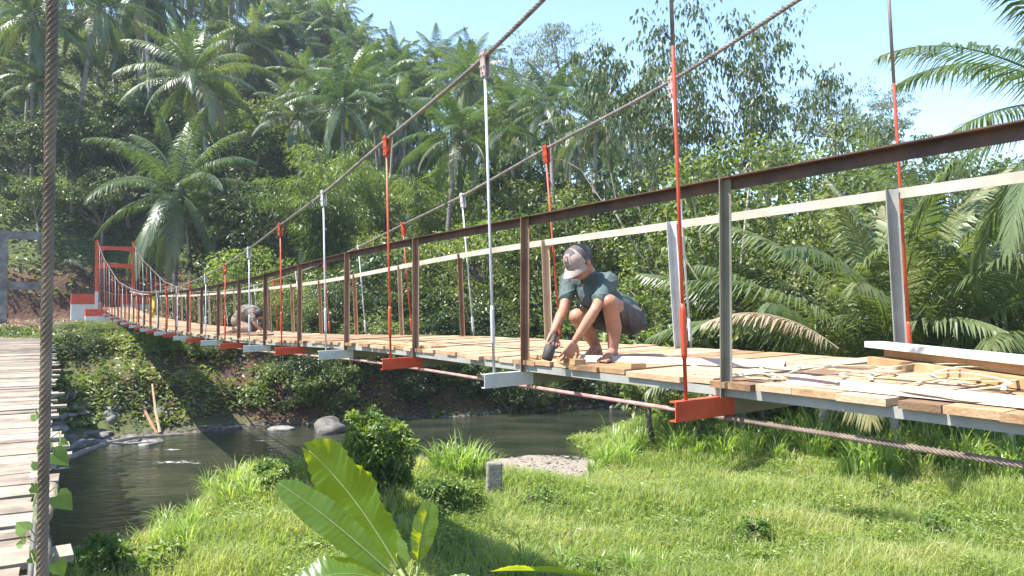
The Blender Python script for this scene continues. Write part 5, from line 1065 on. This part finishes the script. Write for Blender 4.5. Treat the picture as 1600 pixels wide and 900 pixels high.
# ---------- crouching man
zs = zd(3.9, 3.15)
man = empty('person', (.70, 5.18, zs)); tag(man, 'crouching man in a cap, teal T-shirt and dark shorts holding a mallet', 'person')
pel = V3(.775, 5.50, -.10); hipL = V3(.84, 5.40, -.11); hipR = V3(.70, 5.56, -.11)
kL = V3(.640, 5.06, .010); kR = V3(.435, 5.14, -.085); aL = V3(.672, 5.13, zs+.065); aR = V3(.585, 5.32, zs+.085)
shL = V3(.655, 5.20, .150); shR = V3(.405, 5.37, .165); chest = V3(.575, 5.33, .085); neck = V3(.52, 5.24, .215); belly = V3(.68, 5.43, -.02)
elL = V3(.535, 4.99, -.045); wrL = V3(.412, 4.985, -.232); elR = V3(.350, 5.20, -.035); wrR = V3(.272, 5.05, -.178)
hd = V3(.452, 5.15, .280)
b = MB()
for (p, q, r1, r2) in [(hipL, kL, .082, .056), (hipR, kR, .082, .056), (kL, (kL+aL)/2+V3(.025, .035, 0), .054, .052), ((kL+aL)/2+V3(.025, .035, 0), aL, .052, .032), (kR, (kR+aR)/2+V3(.02, .035, -.01), .054, .052), ((kR+aR)/2+V3(.02, .035, -.01), aR, .052, .032),
                       (pel, belly, .108, .105), (belly, chest, .105, .115), (hipL, hipR, .09, .09), (shL, shR, .058, .058), (chest, (shL+shR)/2, .12, .075), ((shL+shR)/2, neck, .07, .052), (neck, hd+V3(.02, .02, -.03), .050, .052),
                       (shL, elL, .046, .034), (elL, elL+(wrL-elL)*.3, .034, .036), (elL+(wrL-elL)*.3, wrL, .036, .023), (shR, elR, .046, .034), (elR, elR+(wrR-elR)*.3, .034, .036), (elR+(wrR-elR)*.3, wrR, .036, .023)]: capsule(b, p, q, r1, r2)
foot(b, aL, aL+V3(-.10, -.16, 0)*1.0+V3(0, 0, zs+.01-aL[2])); foot(b, aR, V3(aR[0]-.10, aR[1]-.12, zs+.01))
hand(b, wrL+V3(-.004, -.0, -.012), (-.42, -.05, -.78), (-.35, .75, -.35), 1.2, .35, -1)
# mallet grip: axis of the handle
mh = V3(.235, 4.93, zs+.075); gr = V3(.275, 5.035, -.215); ax_m = nrm(mh-gr)
hand(b, wrR+V3(0, -.005, -.008), (-.25, -.35, -.85), (.55, -.75, .15), .3, 1.25, 1)
# head
fdir = nrm(V3(-.60, -.50, -.72)); sdir = nrm(np.cross(fdir, [0, 0, 1.])); udir = np.cross(sdir, fdir)
b.ball(hd, .078, .097, .104, n=10, ax=(sdir, fdir, udir)); jaw = hd+fdir*.030-udir*.058; b.ball(jaw, .055, .060, .052, n=8, ax=(sdir, fdir, udir))
capsule(b, hd+fdir*.092+udir*.008, hd+fdir*.112-udir*.026, .010, .016, 8); capsule(b, hd+fdir*.096-udir*.055-sdir*.02, hd+fdir*.096-udir*.055+sdir*.02, .009, .009, 8)
for sg in (-1, 1): b.ball(hd+sdir*sg*.078-fdir*.005-udir*.005, .010, .020, .032, n=6, ax=(sdir, fdir, udir)); capsule(b, hd+fdir*.085+sdir*sg*.015+udir*.022, hd+fdir*.078+sdir*sg*.045+udir*.020, .009, .008, 8)
fuse(b, 'body', M['skin'], man, .0048, 3, man)
for sg in (-1, 1):
    e_ = MB(); e_.ball(hd+fdir*.090+sdir*sg*.032+udir*.004, .011, .007, .006, n=6, ax=(sdir, fdir, udir)); part(e_, 'eye', M['eye'], man, True, man)
hr = MB(); hr.ball(hd-fdir*.014+udir*.012, .084, .098, .098, n=10, ax=(sdir, fdir, udir)); hm = fuse(hr, 'hair', M['hair'], man, .006, 2, man)
# T-shirt
b = MB()
for (p, q, r1, r2) in [(belly+V3(.03, .02, -.04), belly, .128, .124), (belly, chest, .124, .136), (chest, (shL+shR)/2+V3(.01, .01, -.01), .134, .082), (shL, shR, .068, .068), (shL, shL+(elL-shL)*.60, .066, .057), (shR, shR+(elR-shR)*.60, .066, .057), ((shL+shR)/2, neck-V3(0, 0, .028), .075, .062), (pel+V3(.02, .02, .05), belly, .120, .126)]: capsule(b, p, q, r1, r2)
ts = fuse(b, 't_shirt', M['shirt'], man, .006, 4, man, .0075, .17)
b = MB()
for (p, q, r1, r2) in [(hipL, hipL+(kL-hipL)*.66, .094, .074), (hipR, hipR+(kR-hipR)*.62, .094, .076), (hipL, hipR, .104, .104), (pel, belly-V3(0, 0, .03), .116, .112)]: capsule(b, p, q, r1, r2)
fuse(b, 'shorts', M['shorts'], man, .006, 3, man, .010, .15)
# cap: crown, brim and patch
cp = MB(); V = []; nlat, nlon = 9, 28
for i in range(nlat+1):
    th = R(92)*i/nlat
    for j in range(nlon):
        ph = 2*np.pi*j/nlon; V.append(hd-fdir*.004+udir*.022+sdir*.091*math.sin(th)*math.cos(ph)+fdir*.108*math.sin(th)*math.sin(ph)+udir*.098*math.cos(th)**.8 if th < R(90) else hd-fdir*.004+udir*.018+sdir*.092*math.cos(ph)+fdir*.109*math.sin(ph))
Q = [(i*nlon+j, (i+1)*nlon+j, (i+1)*nlon+(j+1) % nlon, i*nlon+(j+1) % nlon) for i in range(nlat) for j in range(nlon)]
fr_ = [q_ for q_ in Q if (q_[0] % nlon) in range(2, 13)]; bk_ = [q_ for q_ in Q if (q_[0] % nlon) not in range(2, 13)]
cp.add(V, fr_); cap_ = part(cp, 'cap', M['capw'], man, True, man); c2 = MB(); c2.add(V, bk_); part(c2, 'cap_back', M['capd'], cap_, True, man)
bm_ = MB(); V = []
for i in range(7):
    for j in range(15):
        a = R(20+140*j/14); k = i/6; rx, ry = .090+.0*k, .107+.075*k*math.sin(a)**.8
        V.append(hd-fdir*.004+udir*(.020-.02*k-.018*abs(math.cos(a))*k*1.5)+sdir*(rx+.010*k)*math.cos(a)+fdir*ry*math.sin(a))
bm_.add(V, [(i*15+j, i*15+j+1, (i+1)*15+j+1, (i+1)*15+j) for i in range(6) for j in range(14)]); br = part(bm_, 'brim', M['capw'], cap_, True, man); s_m = br.modifiers.new('s', 'SOLIDIFY'); s_m.thickness = .004
def on_cap(u, v, off=.003):
    th = R(48+v); ph = R(90+u); return hd-fdir*.004+udir*.022+(sdir*.091*math.sin(th)*math.cos(ph)+fdir*.108*math.sin(th)*math.sin(ph)+udir*.098*math.cos(th)**.8)*(1+off*12)
def patch(u0, u1, v0, v1, off, m_, nm):
    pm = MB(); V = [on_cap(u0+(u1-u0)*i/4, v0+(v1-v0)*j/4, off) for i in range(5) for j in range(5)]; pm.add(V, [(i*5+j, i*5+j+1, (i+1)*5+j+1, (i+1)*5+j) for i in range(4) for j in range(4)]); part(pm, nm, m_, cap_, True, man)
patch(-62, 62, -40, -8, .0016, M['capd'], 'cap_band'); patch(-24, 24, -20, 26, .0030, M['capw'], 'cap_patch'); patch(-14, 14, -10, 18, .0042, M['capd'], 'patch_emblem'); patch(-6, 8, -3, 9, .0054, M['capw'], 'patch_mark')
# mallet in his right hand
ml = empty('mallet', tuple(mh)); tag(ml, 'black headed mallet held by the crouching man just above the planks', 'mallet')
g = MB(); capsule(g, gr-ax_m*.05, mh-ax_m*.02, .017, .021); part(g, 'handle', M['black'], ml, True, ml)
hx = nrm(np.cross(ax_m, V3(-.5, .8, 0))); g = MB(); hx2 = nrm(V3(-.25, -.15, -.85)-0*ax_m); g.tube([mh-hx2*.05, mh-hx2*.043, mh+hx2*.043, mh+hx2*.05], [.029, .036, .036, .029], 16); part(g, 'head', M['black'], ml, True, ml)
# ---------- kneeling worker in the distance
z2 = zd(17, 3.7); k0 = B(17, 3.7, z2); wk = empty('person', k0); tag(wk, 'distant worker with black hair and brown shirt kneeling bent over the planks', 'person')
W = lambda x, y, z: np.array([k0.x+x, k0.y+y, z2+z])   # x to the right of the view, y away
hp = W(-.22, .1, .26); sp = W(-.06, .06, .44); sh = W(.12, .02, .45); hd2 = W(.27, -.05, .40)
b = MB()
for (p, q, r1, r2) in [(hp, sp, .15, .15), (sp, sh, .15, .13), (hp, W(.05, -.08, .10), .10, .075), (W(.05, -.08, .10), W(-.30, -.12, .06), .07, .05), (W(-.22, .2, .24), W(.06, .24, .10), .10, .075), (W(.06, .24, .10), W(-.28, .26, .06), .07, .05),
                       (W(.14, -.12, .42), W(.22, -.2, .22), .055, .042), (W(.22, -.2, .22), W(.36, -.16, .06), .042, .03), (W(.14, .16, .42), W(.26, .24, .22), .055, .042), (W(.26, .24, .22), W(.42, .16, .06), .042, .03), (sh, hd2, .07, .06)]: capsule(b, p, q, r1, r2)
b.ball(hd2, .10, .09, .11, n=8); capsule(b, hd2+V3(.08, -.03, -.03), hd2+V3(.10, -.04, -.05), .014, .016, 8)
foot(b, W(-.30, -.12, .07), W(-.42, -.14, .0)); foot(b, W(-.28, .26, .07), W(-.42, .28, .0))
hand(b, W(.36, -.16, .06), (.8, 0, -.35), (0, 0, -1), 1, .3, 1); hand(b, W(.42, .16, .06), (.8, 0, -.35), (0, 0, -1), 1, .3, -1)
fuse(b, 'body', M['skin'], wk, .007, 3, wk)
b = MB()
for (p, q, r1, r2) in [(hp+V3(.02, 0, .03), sp, .165, .17), (sp, sh, .17, .15), (W(.12, -.1, .43), W(.2, -.18, .27), .075, .06), (W(.12, .14, .43), W(.24, .22, .27), .075, .06)]: capsule(b, p, q, r1, r2)
fuse(b, 'shirt', M['tanshirt'], wk, .01, 3, wk, .02, .22)
b = MB()
for (p, q, r1, r2) in [(hp, hp+V3(0, .08, -.02), .165, .15), (hp, W(.05, -.08, .10), .12, .09), (W(.05, -.08, .10), W(-.24, -.12, .07), .085, .065), (W(-.22, .2, .24), W(.06, .24, .10), .12, .09), (W(.06, .24, .10), W(-.22, .26, .07), .085, .065)]: capsule(b, p, q, r1, r2)
fuse(b, 'trousers', solid('tan_trousers', [(.3, (.16, .11, .08)), (.7, (.26, .19, .14))], rough=.85), wk, .01, 3, wk)
b = MB(); b.ball(hd2+V3(.0, .0, .02), .112, .105, .112, n=9); b.ball(hd2+V3(-.05, 0, .0), .08, .10, .10, n=8); fuse(b, 'hair', M['hair'], wk, .008, 2, wk)

# ================================================================== AIR
hz = MB(); hz.box((0, 60, 26), 420, 420, 34); ho = hz.obj('haze', None)
hm_ = bpy.data.materials.new('haze'); hm_.use_nodes = True; hn = hm_.node_tree; hn.nodes.clear(); ho_ = hn.nodes.new('ShaderNodeOutputMaterial'); pv = hn.nodes.new('ShaderNodeVolumePrincipled')
pv.inputs['Color'].default_value = (.80, .90, 1.0, 1); pv.inputs['Density'].default_value = .00045; pv.inputs['Anisotropy'].default_value = .2; hn.links.new(pv.outputs[0], ho_.inputs['Volume']); ho.data.materials.append(hm_)
tag(ho, kind='stuff'); ho.location = (0, 0, 0)
